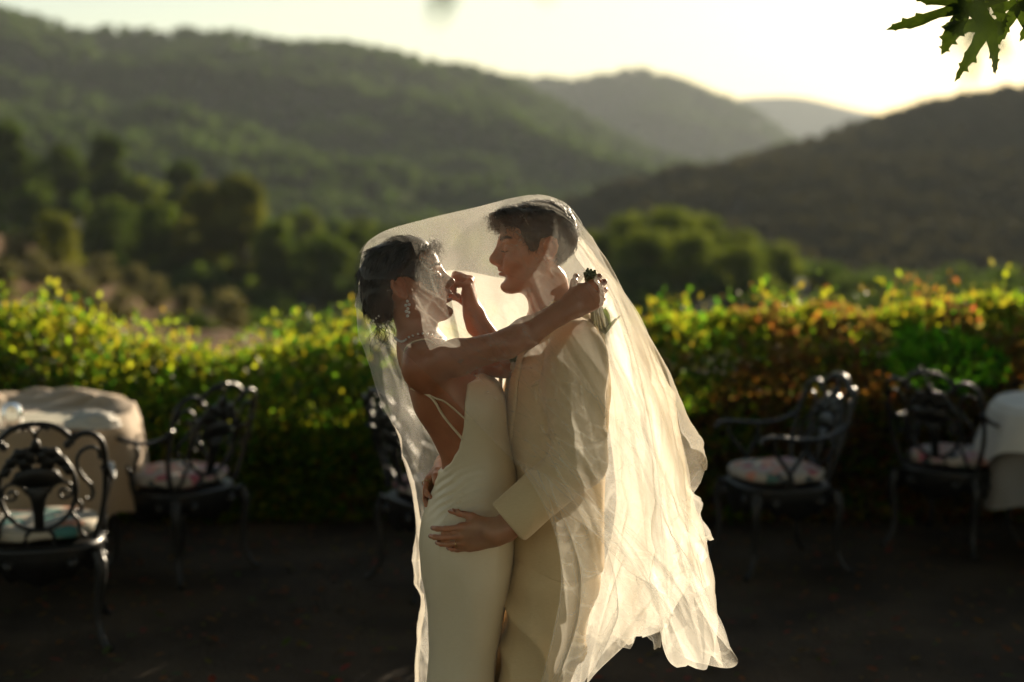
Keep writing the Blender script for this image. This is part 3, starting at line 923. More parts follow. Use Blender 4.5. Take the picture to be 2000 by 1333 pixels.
# cream runner lying flat on the near half of the table
def flat_cloth(name, c, w, d, z, rz, mat, label, cat, wav=.004, seed=1):
    n = 40
    X, Y = np.meshgrid(np.linspace(-w / 2, w / 2, n), np.linspace(-d / 2, d / 2, n), indexing='ij')
    Z = z + wav * (1 + fbm(np.stack([X * 9, Y * 9, 0 * X + seed], -1), 3, seed))
    o = link(name, mesh_np(name, np.stack([X, Y, Z], -1).reshape(-1, 3), grid_faces(n, n)), mat)
    md = o.modifiers.new('thickness', 'SOLIDIFY'); md.thickness = .002; md.offset = 1
    o.location = (c[0], c[1], 0); o.rotation_euler = (0, 0, rz)
    tag(o, label, cat)
    return o
flat_cloth('table_runner', (tl[0] - .02, tl[1] - .22), .86, .36, .756, .1, m_cream, 'cream cloth spread flat on the front of the beige table', 'cloth')
def glass_mat():
    m, nt, out = new_mat('clear_glass')
    b = nt.nodes.new('ShaderNodeBsdfPrincipled')
    b.inputs['Transmission Weight'].default_value = 1; b.inputs['Roughness'].default_value = .02; b.inputs['IOR'].default_value = 1.45
    b.inputs['Base Color'].default_value = (.97, .98, .98, 1)
    nz = nt.nodes.new('ShaderNodeTexNoise'); nz.inputs['Scale'].default_value = 40
    mr = nt.nodes.new('ShaderNodeMapRange'); mr.inputs['To Min'].default_value = .015; mr.inputs['To Max'].default_value = .06
    nt.links.new(nz.outputs['Fac'], mr.inputs['Value']); nt.links.new(mr.outputs[0], b.inputs['Roughness'])
    nt.links.new(b.outputs[0], out.inputs['Surface'])
    return m
m_glass = glass_mat()
def cup(name, c, label, s=1.0):
    """An upturned rounded tumbler."""
    g = Geo()
    lathe(g, [(.046, 0), (.047, .03), (.046, .06), (.040, .082), (.026, .096), (.010, .101), (0.0005, .102), (0.0005, .099), (.010, .098), (.025, .092), (.038, .079), (.0435, .06), (.0445, .03), (.0435, 0), (.046, 0)], 32)
    V = [np.asarray(v) * s for v in g.V]; g.V = V
    o = g.obj(name, m_glass); o.location = c
    tag(o, label, 'glass')
cup('drinking_glass', (*PZ(24, 832, .765)[:2], .7665), 'upturned clear glass on the cream cloth, left table', 1.0)
cup('drinking_glass', (*PZ(-35, 838, .765)[:2], .7665), 'clear glass cut by the left picture edge', .9)
# white crumpled napkin near the right rim
def crumpled(name, c, r, h, mat, label, seed):
    n, k = 22, 30
    th = np.linspace(0.05, np.pi * .62, n); ph = np.linspace(0, 2 * np.pi, k, endpoint=False)
    D = np.stack([np.sin(th)[:, None] * np.cos(ph), np.sin(th)[:, None] * np.sin(ph), np.repeat(np.cos(th)[:, None], k, 1)], -1)
    q = 1 + .35 * (1 - 2 * np.abs(fbm(D * 2.4, 3, seed))) - .1
    V = D * q[..., None] * np.array([r * 1.25, r, h]) + [0, 0, h * .3]
    V[..., 2] = np.maximum(V[..., 2], 0.0)
    o = link(name, mesh_np(name, V.reshape(-1, 3), grid_faces(n, k, False, True)), mat)
    o.location = c
    tag(o, label, 'napkin')
crumpled('napkin', (*PZ(180, 830, .77)[:2], .76), .085, .05, m_white, 'crumpled white napkin near the right rim of the beige table', 3)

tr = PZ(2188, 796, .745)
round_table(tr, 0.55, 'round garden table under the white cloth at the right edge')
draped_cloth('tablecloth', tr, 0.56, .748, .45, m_grey, 'grey undercloth hanging to the ground side of the right table', 8, 9, .03, None, .2, .02)
draped_cloth('tablecloth', tr, 0.585, .758, .20, m_white, 'white cloth over the round table at the right edge', 7, 12, .03, None, .5, .03)

# ------------------------------------------------------------------ plane-tree leaves hanging into the picture
m_plane_leaf = leaf_mat('plane_leaf', (0.020, 0.036, 0.008), (0.038, 0.060, 0.012), 0.28, scale=9, tint=(1.0, 1.0, 0.35), rough=.45, spec=.4)
def plane_leaf_mesh(seed):
    """Deeply lobed, toothed leaf with a bent blade; stalk end at the origin, tip along +Y, unit length."""
    rn = np.random.default_rng(seed)
    g = Geo()
    lobes = [(-2.0, .50), (-.98, .84), (0, 1.0), (.98, .84), (2.0, .50)]
    prof = [(0, .55), (.12, .95), (.26, .95), (.38, .80), (.50, .90), (.57, 1.30), (.60, .85), (.70, .80), (.75, 1.05), (.78, .60), (.87, .52), (.90, .62), (.92, .30), (1.0, .0)]
    for i, (a, L) in enumerate(lobes):
        a += rn.normal() * .07; L *= rn.uniform(.92, 1.08)
        d = np.array([math.sin(a), math.cos(a)]); n = np.array([-d[1], d[0]])
        V = []
        bend = rn.normal() * .10
        for t, w in prof:
            c = d * L * t + n * bend * t * t + np.array([0, .10])
            wl, wr = .115 * w * rn.uniform(.8, 1.2), .115 * w * rn.uniform(.8, 1.2)
            for q in (c + n * wl, c, c - n * wr):
                x, y = q
                z = -.20 * x * x - .16 * y * y + .03 * math.sin(6 * x + 4 * y + seed) + .0016 * i
                V.append((x, y, z + (.018 * w if q is not c else 0)))
        g.add(V, grid_faces(len(prof), 3))
    return g.mesh('leaf')
PL = [plane_leaf_mesh(s) for s in (1, 2, 3)]
for me in PL: me.materials.append(m_plane_leaf)
m_stem = pbr('twig_bark', (0.06, 0.05, 0.03), (0.10, 0.08, 0.05), rough=0.8, scale=30)
m_crown_leaf = leaf_mat('crown_leaf', (0.018, 0.030, 0.010), (0.035, 0.052, 0.016), 0.15, scale=3)
plane = empty('plane_tree', (-2.6, -3.4, 0)); tag(plane, 'plane tree whose lobed green leaves hang into the top edge of the picture', 'tree')
pl0 = np.array(plane.location)
g = Geo()
tube(g, catmull([(0, 0, -.1), (.05, .02, 1.2), (-.05, .1, 2.6), (.2, .3, 4.2), (.6, .8, 6.5)], 24), np.linspace(.30, .10, 24), 14)
for e_ in ((3.5, 6.0, 4.6), (-2.5, 4.5, 4.8), (5.5, 2.5, 4.9), (1.6, 10.0, 4.8), (-3, -2, 5.2), (4, -2.5, 5)):
    e_ = np.array(e_, float)
    tube(g, catmull([(.02, .15, 3.0), e_ * [.35, .35, .82], e_ * [.7, .7, .97], e_], 18), np.linspace(.12, .025, 18), 8)
g.obj('trunk', m_bark, plane)
rc = np.random.default_rng(99)
cs_ = [(rc.uniform(-6, 10), rc.uniform(-1, 11.0), rc.uniform(4.3, 6.2)) for _ in range(140)]  # unseen crown overhead, added and shaped to block skylight over the terrace
V, Q = leaf_cloud(62000, cs_, [rc.uniform(.8, 1.5) for _ in cs_], .15, rc, .6, .8)
vq_ = V.reshape(-1, 4, 3) + pl0
ok = ((vq_[:, :, 2].min(1) > 3.3) | (vq_[:, :, 1].max(1) < -.8) | (np.abs(vq_[:, :, 0]).min(1) > 5.2)) & (V.reshape(-1, 4, 3)[:, :, 1].max(1) + pl0[1] < 7.9)
Vq = V.reshape(-1, 4, 3)[ok]
cr_ = link('crown', mesh_np('crown', Vq.reshape(-1, 3), np.arange(4 * len(Vq)).reshape(-1, 4)), m_crown_leaf, plane, False)
def leaf_branch(label, twig, leaves):
    base = np.array(twig[0])
    r = empty('branch', base - pl0); r.parent = plane; r['label'] = label
    g = Geo(); tw = catmull([np.array(q) - base for q in twig], 24)
    tube(g, tw, np.linspace(.007, .0025, 24), 7); g.obj('twig', m_stem, r)
    for i, (b, tip, size, roll) in enumerate(leaves):
        b, tip = np.array(b), np.array(tip)
        d = tip - b; d /= np.linalg.norm(d)
        side = np.cross(d, [0, -1, 0]); side /= np.linalg.norm(side)
        nrm = np.cross(side, d)
        M = Matrix((side, d, nrm)).transposed().to_4x4() @ Matrix.Rotation(roll, 4, 'Y')
        M.translation = Vector(b - base)
        o = bpy.data.objects.new('leaf', PL[i % 3]); COL.objects.link(o)
        o.parent = r; o.matrix_local = M @ Matrix.Scale(size, 4)
        g = Geo()
        near = tw[np.argmin(np.linalg.norm(tw + base - b, axis=1))]
        tube(g, catmull([near, (near + b - base) / 2 + [0, .004, .008], b - base, b - base + d * size * .12], 8), .0016, 5); g.obj('stalk', m_stem, r)
yb = 3.35
leaf_branch('sharp green plane-tree leaves hanging into the top right corner',
            [P(2260, -260, yb + .2), P(2120, -100, yb + .1), P(2020, -30, yb), P(1940, 8, yb), P(1900, 5, yb)],
            [(P(1898, 14, yb), P(1757, 44, yb - .03), .175, .75), (P(1932, 38, yb), P(1878, 152, yb - .02), .155, -.5), (P(1985, 0, yb + .02), P(2020, 92, yb), .125, .6),
             (P(1960, 0, yb + .03), P(1868, -40, yb + .08), .16, -.9), (P(2060, -30, yb + .05), P(2100, 60, yb + .02), .17, .2)])
leaf_branch('blurred plane-tree leaf tips close to the lens at the top middle',
            [P(900, -520, 1.05), P(930, -420, 1.0), P(960, -300, 1.0), P(1000, -250, 1.0)],
            [(P(905, -200, 1.0), P(868, 14, 1.0), .076, .3), (P(1020, -190, 1.0), P(1072, 8, 1.02), .070, -.3)])
leaf_branch('blurred plane-tree leaf close to the lens behind the top right leaves',
            [P(2150, -260, 1.35), P(2010, -120, 1.3), P(1930, 0, 1.3)],
            [(P(1925, 20, 1.3), P(1888, 150, 1.3), .062, 1.1)])

# ------------------------------------------------------------------ leaf litter on the earth
lt = np.random.default_rng(41)
n = 2600
LV, LT = leaf_shape(.05)
lx_, ly_ = lt.uniform(-4, 4, n), 4.6 + 3.6 * lt.uniform(0, 1, n) ** .8
az_, tl_, sc_ = lt.uniform(0, 6.28, n), lt.normal(size=n) * .35, lt.uniform(.45, 1.2, n)
c_, s_ = np.cos(az_), np.sin(az_)
X0, Y0, Z0 = LV[None, :, 0] * sc_[:, None], LV[None, :, 1] * sc_[:, None], LV[None, :, 2] * sc_[:, None]
Z1 = np.abs(Y0 * np.sin(tl_)[:, None]) * .6 + Z0 * .8
V = np.stack([lx_[:, None] + X0 * c_[:, None] - Y0 * s_[:, None], ly_[:, None] + X0 * s_[:, None] + Y0 * c_[:, None], .016 + Z1], -1)
me = mesh_np('leaf_litter', V.reshape(-1, 3), (LT[None] + (np.arange(n) * 7)[:, None, None]).reshape(-1, 3))
cc = np.stack([lt.uniform(.05, .20, n), lt.uniform(.035, .10, n), lt.uniform(.015, .04, n)], -1)
set_color(me, 'col', np.repeat(cc, 7, 0))
tag(link('leaf_litter', me, leaf_mat('dry_leaves', None, None, .25, attr='col', tint=(1, .8, .5)), None, False), 'dry brown leaves scattered over the dark earth', 'leaves', kind='stuff')
# ================================================================== THE COUPLE
# ------------------------------------------------------------------ implicit-surface modelling
def smin(a, b, k):
    h = np.clip(.5 + .5 * (b - a) / k, 0, 1)
    return b + (a - b) * h - k * h * (1 - h)
class Field:
    """A body or garment as a smooth blend of simple volumes, turned into one continuous surface."""
    def __init__(self):
        self.p = []
    def add(self, f, lo, hi, k=.01, op='u'):
        self.p.append((f, np.asarray(lo, float), np.asarray(hi, float), k, op))
    def cap(self, a, b, ra, rb, k=.01, op='u'):
        a, b = np.asarray(a, float), np.asarray(b, float)
        ba = b - a; L = ba.dot(ba) + 1e-12
        def f(p):
            q = p - a
            t = np.clip(q @ ba / L, 0, 1)
            return np.linalg.norm(q - t[:, None] * ba, axis=1) - (ra + (rb - ra) * t)
        r = max(ra, rb)
        self.add(f, np.minimum(a, b) - r, np.maximum(a, b) + r, k, op)
    def ell(self, c, r, k=.01, op='u', rot=None):
        c, r = np.asarray(c, float), np.asarray(r, float)
        M = np.eye(3) if rot is None else np.asarray(rot)
        def f(p):
            q = (p - c) @ M
            k0 = np.linalg.norm(q / r, axis=1); k1 = np.linalg.norm(q / (r * r), axis=1) + 1e-9
            return k0 * (k0 - 1) / k1
        m = r.max()
        self.add(f, c - m, c + m, k, op)
    def loft(self, rows, yaw, k=.02, e=2.0, grow=0.0, op='u'):
        """rows of (x, y, z, half depth, half width); the front of the body points along yaw."""
        rows = np.asarray(sorted(rows, key=lambda r: r[2]), float)
        zz = np.linspace(rows[0, 2], rows[-1, 2], 240)
        T = np.stack([np.interp(zz, rows[:, 2], rows[:, i]) for i in (0, 1, 3, 4)], -1)
        kk = np.hanning(15); kk /= kk.sum()
        T = np.stack([np.convolve(np.pad(T[:, i], 7, mode='edge'), kk, mode='valid') for i in range(4)], -1)
        cf, sf = math.cos(yaw), math.sin(yaw)
        z0, z1 = zz[0], zz[-1]
        def f(p):
            X, Y, b, w = (np.interp(p[:, 2], zz, T[:, i]) for i in range(4))
            dx, dy = p[:, 0] - X, p[:, 1] - Y
            u, v = dx * cf + dy * sf, -dx * sf + dy * cf
            b, w = b + grow, w + grow
            d = ((np.abs(u) / b) ** e + (np.abs(v) / w) ** e) ** (1 / e) - 1
            d = d * np.minimum(b, w)
            return np.maximum(d, np.maximum(z0 - p[:, 2], p[:, 2] - z1))
        m = T[:, 2:].max() + grow + .01
        self.add(f, (T[:, 0].min() - m, T[:, 1].min() - m, z0 - .01), (T[:, 0].max() + m, T[:, 1].max() + m, z1 + .01), k, op)
    def __call__(self, p, lo=None, hi=None):
        lo = p.min(0) if lo is None else lo; hi = p.max(0) if hi is None else hi
        d = np.full(len(p), 1.0)
        for f, a, b, k, op in self.p:
            m = .04 if op == 'u' else k
            if np.any(a - m > hi) or np.any(b + m < lo): continue
            if op == 'u': d = smin(d, f(p), k)
            elif op == 's': d = -smin(-d, f(p), k)
            elif op == 'i': d = -smin(-d, -f(p), k)
            elif op == 'd': d = d + f(p)
        return d

def surface(fn, lo, hi, h):
    """Naive surface nets over a box, evaluated only near the surface. Returns V, Q."""
    lo, hi = np.asarray(lo, float), np.asarray(hi, float)
    B_ = 5
    nb = np.maximum(1, np.ceil((hi - lo) / (h * B_)).astype(int))
    n = nb * B_ + 1
    cg = np.stack(np.meshgrid(*[lo[i] + (np.arange(nb[i]) + .5) * B_ * h for i in range(3)], indexing='ij'), -1).reshape(-1, 3)
    dc = fn(cg)
    act = np.abs(dc) < B_ * h * .87 * 1.35 + h
    D = np.full(n, 1.0, dtype=np.float32)
    sg = np.sign(dc).reshape(nb)
    for ax in range(3): sg = np.repeat(sg, B_, ax)
    D[:-1, :-1, :-1] = sg
    need = np.zeros(n, dtype=bool)
    a3 = act.reshape(nb)
    for ax in range(3): a3 = np.repeat(a3, B_, ax)
    for dx in (0, 1):
        for dy in (0, 1):
            for dz in (0, 1):
                need[dx:n[0] - 1 + dx, dy:n[1] - 1 + dy, dz:n[2] - 1 + dz] |= a3
    idx = np.argwhere(need)
    pts = lo + idx * h
    vals = np.empty(len(pts), dtype=np.float32)
    # work through in slabs so that only nearby volumes are evaluated
    order = np.lexsort((idx[:, 0] // 24, idx[:, 1] // 24, idx[:, 2] // 24))
    keys = (idx[:, 0] // 24) + 1000 * (idx[:, 1] // 24) + 1000000 * (idx[:, 2] // 24)
    ks = keys[order]
    cuts = np.concatenate([[0], np.nonzero(np.diff(ks))[0] + 1, [len(ks)]])
    for s, e in zip(cuts[:-1], cuts[1:]):
        ii = order[s:e]
        vals[ii] = fn(pts[ii])
    D[need] = vals
    S = D < 0
    c = [S[dx:n[0] - 1 + dx, dy:n[1] - 1 + dy, dz:n[2] - 1 + dz] for dx in (0, 1) for dy in (0, 1) for dz in (0, 1)]
    cnt = sum(x.astype(np.int8) for x in c)
    cells = np.argwhere((cnt > 0) & (cnt < 8))
    vid = np.full(n - 1, -1, dtype=np.int32)
    vid[tuple(cells.T)] = np.arange(len(cells))
    acc = np.zeros((len(cells), 3)); num = np.zeros(len(cells))
    offs = [(dx, dy, dz) for dx in (0, 1) for dy in (0, 1) for dz in (0, 1)]
    for i, oa in enumerate(offs):
        for ax in range(3):
            if oa[ax] == 1: continue
            ob = list(oa); ob[ax] = 1
            va = D[tuple((cells + oa).T)]; vb = D[tuple((cells + ob).T)]
            cr = (va < 0) != (vb < 0)
            t = np.where(cr, va / (va - vb + 1e-20), 0)
            pt = np.tile(np.array(oa, float), (len(cells), 1)); pt[:, ax] = t
            acc += np.where(cr[:, None], pt, 0); num += cr
    V = lo + (cells + acc / num[:, None]) * h
    Q = []
    for ax in range(3):
        b_, c_ = (ax + 1) % 3, (ax + 2) % 3
        sl0 = [slice(None)] * 3; sl1 = [slice(None)] * 3
        sl0[ax] = slice(0, n[ax] - 1); sl1[ax] = slice(1, n[ax])
        cr = S[tuple(sl0)] != S[tuple(sl1)]
        e = np.argwhere(cr)
        e = e[(e[:, b_] > 0) & (e[:, c_] > 0) & (e[:, b_] < n[b_] - 1) & (e[:, c_] < n[c_] - 1)]
        q = []
        for db, dc_ in ((1, 1), (0, 1), (0, 0), (1, 0)):
            t = e.copy(); t[:, b_] -= db; t[:, c_] -= dc_
            q.append(vid[tuple(t.T)])
        q = np.stack(q, -1)
        inside = S[tuple(e.T)]
        q[~inside] = q[~inside][:, ::-1]
        Q.append(q)
    Q = np.concatenate(Q)
    Q = Q[(Q >= 0).all(1)]
    return V, Q

def smooth_mesh(V, Q, it=2, lam=.5):
    E = np.concatenate([Q[:, [0, 1]], Q[:, [1, 2]], Q[:, [2, 3]], Q[:, [3, 0]]])
    E = np.concatenate([E, E[:, ::-1]])
    deg = np.bincount(E[:, 0], minlength=len(V))[:, None].clip(1)
    for i in range(it):
        for l in (lam, -lam * .96):
            A = np.zeros_like(V)
            for ax in range(3): A[:, ax] = np.bincount(E[:, 0], weights=V[E[:, 1], ax], minlength=len(V))
            V = V + l * (A / deg - V)
    return V

def rot_frame(fwd, up=(0, 0, 1)):
    f = np.asarray(fwd, float); f /= np.linalg.norm(f)
    l = np.cross(up, f); l /= np.linalg.norm(l)
    return np.stack([f, l, np.cross(f, l)], 1)              # columns: forward, left, up

# ------------------------------------------------------------------ head
class Head:
    def __init__(self, origin, yaw, pitch, scale=1.0, roll=0.0):
        self.o = np.asarray(origin, float); self.s = scale
        f = np.array([math.cos(yaw) * math.cos(pitch), math.sin(yaw) * math.cos(pitch), math.sin(pitch)])
        self.M = rot_frame(f)
    def w(self, p):
        return self.o + self.s * (np.asarray(p, float) @ self.M.T)
    def l(self, p):
        return ((np.asarray(p) - self.o) @ self.M) / self.s
def build_head(F_, H, female):
    s = H.s
    def e(c, r, k=.012, op='u', tilt=None):
        M = H.M
        if tilt is not None:
            M = H.M @ np.array(Matrix.Rotation(tilt[1], 3, tilt[0]))
        F_.ell(H.w(c), np.array(r) * s, k * s, op, M)
    def c(a, b, ra, rb, k=.01, op='u'):
        F_.cap(H.w(a), H.w(b), ra * s, rb * s, k * s, op)
    fm = female
    e((-.006, 0, .034), (.088, .074, .080))
    e((.044, 0, .048), (.052, .061, .050), .02)
    e((.036, 0, -.030), (.056, .058, .076), .03)
    for y in (1, -1):
        c((.004, y * .052, -.048), (.072, y * .014, -.090), .021 if not fm else .018, .015, .02)
        e((.062, y * .042, -.012), (.027, .021, .021), .018)
        e((.078, y * .026, -.040), (.018, .018, .020), .016)
        c((.0905, y * .006, .0285), (.074, y * .046, .030), .0085 if not fm else .006, .007, .012)
    e((.0835, 0, -.0885), (.0185, .021, .0155) if not fm else (.0165, .017, .014), .014)
    # eyes: sockets, then closed lids
    for y in (1, -1):
        e((.106, y * .036, .010), (.018, .019, .0120), .012, 's')
        e((.0775, y * .0315, .0075), (.0155, .0165, .0125), .005)
    c((.080, 0, .020), (.092, 0, -.022), .0155, .0155, .012)
    # nose
    if fm:
        c((.0925, 0, .018), (.1105, 0, -.0125), .0068, .0088, .010)
        e((.1135, 0, -.0165), (.0098, .0105, .0090), .006)
        for y in (1, -1): e((.103, y * .0115, -.0205), (.0095, .0068, .0075), .005)
        c((.106, 0, -.022), (.099, 0, -.030), .0055, .006, .006)
    else:
        c((.0945, 0, .020), (.1135, 0, -.0140), .0082, .0112, .012)
        e((.1145, 0, -.0195), (.0124, .0132, .0110), .008)
        for y in (1, -1): e((.1050, y * .0135, -.0230), (.0115, .0082, .0088), .006)
        c((.110, 0, -.026), (.100, 0, -.033), .007, .007, .007)
    e((.086, 0, -.038), (.0165, .024, .013), .010)
    # mouth
    if fm:
        e((.0985, 0, -.0435), (.0105, .0205, .0060), .004)
        e((.0960, 0, -.0610), (.0105, .0185, .0068), .004)
        e((.1000, 0, -.0520), (.0160, .0185, .0042), .003, 's')
    else:
        e((.0955, 0, -.0445), (.0110, .0240, .0060), .006)
        e((.0945, 0, -.0560), (.0110, .0215, .0070), .006)
        for y in (1, -1):
            c((.093, y * .013, -.0502), (.078, y * .037, -.0415), .0026, .0020, .003, 's')
            e((.073, y * .041, -.024), (.021, .016, .017), .012)
            c((.099, y * .0185, -.026), (.080, y * .0385, -.050), .0016, .0014, .007, 's')
            e((.079, y * .036, -.036), (.014, .013, .013), .010)
        e((.1060, 0, -.0502), (.0150, .0260, .0010), .003, 's')
    e((.1015, 0, -.0705), (.0075, .022, .0060), .008, 's')
    # ears
    for y in (1, -1):
        ex = -.014
        ring = [(ex + .010, .006), (ex + .012, .018), (ex + .006, .029), (ex - .006, .033), (ex - .016, .026), (ex - .019, .012), (ex - .015, -.004), (ex - .007, -.016), (ex + .004, -.022), (ex + .008, -.016)]
        ring = [(x, y * (.073 + .35 * max(0, -(x - ex)) + .003), z) for x, z in ring]
        for a, b in zip(ring[:-1], ring[1:]):
            c(a, b, .0044, .0044, .003)
        e((ex + .004, y * .074, -.019), (.0085, .0055, .0075), .004)
        e((ex - .003, y * .0735, .006), (.013, .0050, .022), .005)
        e((ex + .001, y * .0810, .002), (.0070, .0060, .011), .004, 's')
        c((ex - .010, y * .0785, .016), (ex - .006, y * .078, -.008), .0030, .0030, .003)
        c((ex + .011, y * .075, -.001), (ex + .011, y * .075, -.007), .0038, .0038, .003)

# ------------------------------------------------------------------ hand
def build_hand(F_, wrist, along, thumb, scale=1.0, curl=((8, 10, 8),) * 4, spread=4.0, thumb_curl=(25, 10, 10), thumb_out=40, back=None, r=1.0):
    """along: wrist to knuckles; thumb: direction of the thumb side; fingers bend away from the back of the hand.
    back = +1/-1 picks the side of the palm (right/left hand). Returns finger tip and joint points."""
    a = np.asarray(along, float); a /= np.linalg.norm(a)
    t = np.asarray(thumb, float); t = t - a * a.dot(t); t /= np.linalg.norm(t)
    n = np.cross(t, a) * (back or 1)                      # points out of the back of the hand
    w = np.asarray(wrist, float); s = scale
    def pt(x, y, z): return w + s * (x * t + y * a + z * n)
    kn = [(.030, .090, .004), (.010, .096, .007), (-.010, .091, .006), (-.028, .081, .002)]
    L = [(.043, .025, .021), (.047, .029, .022), (.043, .027, .022), (.034, .021, .020)]
    Rr = [.0092, .0095, .0088, .0078]
    F_.cap(pt(0, -.03, 0), pt(0, .005, 0), .027 * s, .027 * s, .02 * s)
    for i, (x, y, z) in enumerate(kn):
        F_.cap(pt(x * .55, .008, -.002), pt(x, y, z - .004), .017 * s, .0125 * s, .014 * s)
    F_.cap(pt(.020, .018, -.010), pt(.034, .050, -.010), .017 * s, .013 * s, .014 * s)
    F_.cap(pt(-.022, .02, -.008), pt(-.026, .06, -.008), .014 * s, .012 * s, .014 * s)
    joints = []
    for i, (x, y, z) in enumerate(kn):
        p = pt(x, y, z); ang = 0.0
        sp = R(spread) * (1.2 - .8 * i)
        js = [p]
        for j in range(3):
            ang += R(curl[i][j])
            d = math.cos(ang) * (math.cos(sp) * a + math.sin(sp) * t) - math.sin(ang) * n
            q = p + s * L[i][j] * d
            r0, r1 = Rr[i] * (1 - .12 * j) * s * r, Rr[i] * (1 - .12 * (j + 1)) * s * r
            F_.cap(p, q, r0, r1, .004 * s)
            p = q; js.append(p)
        joints.append(js)
    p = pt(.024, .022, -.010); ang = R(thumb_out); js = [p]
    bend = 0
    for j, (ln, rr) in enumerate(((.045, .0125), (.034, .0105), (.027, .0095))):
        aa = ang - R(thumb_curl[j]) * (j > 0)
        bend += R(thumb_curl[j]) * .8
        d = math.cos(bend) * (math.cos(aa) * a + math.sin(aa) * t) - math.sin(bend) * n
        q = p + s * ln * d
        F_.cap(p, q, rr * s * r, rr * .86 * s * r, .006 * s)
        p = q; js.append(p); ang = aa
    joints.append(js)
    return joints, n

# ------------------------------------------------------------------ materials
def skin_mat(name, c1, c2):
    m = pbr(name, c1, c2, rough=0.44, scale=26, bump=0.3, bscale=330, bdist=0.0008, sss=0.35, spec=0.4, attr='tint')
    return m
m_skin_b = skin_mat('warm_skin', (0.40, 0.150, 0.068), (0.49, 0.195, 0.095))
m_skin_g = skin_mat('tan_skin', (0.50, 0.205, 0.098), (0.60, 0.26, 0.135))
def cloth_mat(name, c1, c2, rough=.8, weave=900, wst=.25, sheen=.2, trans=0.0, spec=.3, wr=0.0, wrs=14):
    m, nt, out = new_mat(name)
    b = nt.nodes.new('ShaderNodeBsdfPrincipled')
    tc = nt.nodes.new('ShaderNodeTexCoord')
    nz = nt.nodes.new('ShaderNodeTexNoise'); nz.inputs['Scale'].default_value = 6; nz.inputs['Detail'].default_value = 6
    mp = nt.nodes.new('ShaderNodeMapping'); mp.inputs['Scale'].default_value = (60, 60, 420)
    n2 = nt.nodes.new('ShaderNodeTexNoise'); n2.inputs['Scale'].default_value = 1.6; n2.inputs['Detail'].default_value = 3
    nt.links.new(tc.outputs['Object'], nz.inputs['Vector']); nt.links.new(tc.outputs['Object'], mp.inputs['Vector']); nt.links.new(mp.outputs[0], n2.inputs['Vector'])
    ad = nt.nodes.new('ShaderNodeMath'); ad.operation = 'MULTIPLY_ADD'; ad.inputs[1].default_value = .6
    nt.links.new(n2.outputs['Fac'], ad.inputs[0]); nt.links.new(nz.outputs['Fac'], ad.inputs[2])
    rp = nt.nodes.new('ShaderNodeValToRGB'); rp.color_ramp.elements[0].position = .5; rp.color_ramp.elements[1].position = 1.0
    rp.color_ramp.elements[0].color = (*c1, 1); rp.color_ramp.elements[1].color = (*c2, 1)
    nt.links.new(ad.outputs[0], rp.inputs['Fac']); nt.links.new(rp.outputs[0], b.inputs['Base Color'])
    b.inputs['Roughness'].default_value = rough; b.inputs['Specular IOR Level'].default_value = spec
    b.inputs['Sheen Weight'].default_value = sheen
    bp = nt.nodes.new('ShaderNodeBump'); bp.inputs['Strength'].default_value = wst; bp.inputs['Distance'].default_value = .0008
    nt.links.new(n2.outputs['Fac'], bp.inputs['Height'])
    last = bp
    if wr:
        n3 = nt.nodes.new('ShaderNodeTexNoise'); n3.inputs['Scale'].default_value = wrs; n3.inputs['Detail'].default_value = 3
        n3.noise_type = 'RIDGED_MULTIFRACTAL'
        nt.links.new(tc.outputs['Object'], n3.inputs['Vector'])
        b2 = nt.nodes.new('ShaderNodeBump'); b2.inputs['Strength'].default_value = wr; b2.inputs['Distance'].default_value = .006
        nt.links.new(n3.outputs['Fac'], b2.inputs['Height']); nt.links.new(bp.outputs[0], b2.inputs['Normal'])
        last = b2
    nt.links.new(last.outputs[0], b.inputs['Normal'])
    if trans:
        tr_ = nt.nodes.new('ShaderNodeBsdfTranslucent'); nt.links.new(rp.outputs[0], tr_.inputs['Color'])
        ms = nt.nodes.new('ShaderNodeMixShader'); ms.inputs[0].default_value = trans
        nt.links.new(b.outputs[0], ms.inputs[1]); nt.links.new(tr_.outputs[0], ms.inputs[2]); nt.links.new(ms.outputs[0], out.inputs['Surface'])
    else:
        nt.links.new(b.outputs[0], out.inputs['Surface'])
    return m
m_suit = cloth_mat('sand_linen', (0.68, 0.475, 0.235), (0.78, 0.565, 0.30), wr=.45)
m_shirt = cloth_mat('white_cotton', (0.72, 0.72, 0.72), (0.80, 0.80, 0.79), wst=.1)
m_satin = cloth_mat('ivory_satin', (0.78, 0.625, 0.39), (0.84, 0.69, 0.455), rough=.40, wst=.06, sheen=.1, spec=.5)
m_hair = pbr('dark_hair', (0.007, 0.005, 0.004), (0.016, 0.010, 0.007), rough=0.5, scale=40, bump=0.5, bscale=140, stretch=(1, 1, .25), bdist=0.003, spec=.5)
m_brow = pbr('brow_hair', (0.012, 0.008, 0.006), (0.02, 0.013, 0.009), rough=.6)
m_gold = pbr('gold', (0.75, 0.50, 0.20), (0.80, 0.55, 0.24), rough=.22, metal=1.0)
m_pearl = pbr('pearl', (0.72, 0.66, 0.58), (0.78, 0.73, 0.66), rough=.25, coat=.5, scale=60)
m_teeth = pbr('teeth', (0.65, 0.60, 0.50), (0.70, 0.65, 0.56), rough=.3)
m_shoe = pbr('tan_leather', (0.12, 0.06, 0.03), (0.16, 0.085, 0.045), rough=.4, bump=.2, bscale=90)

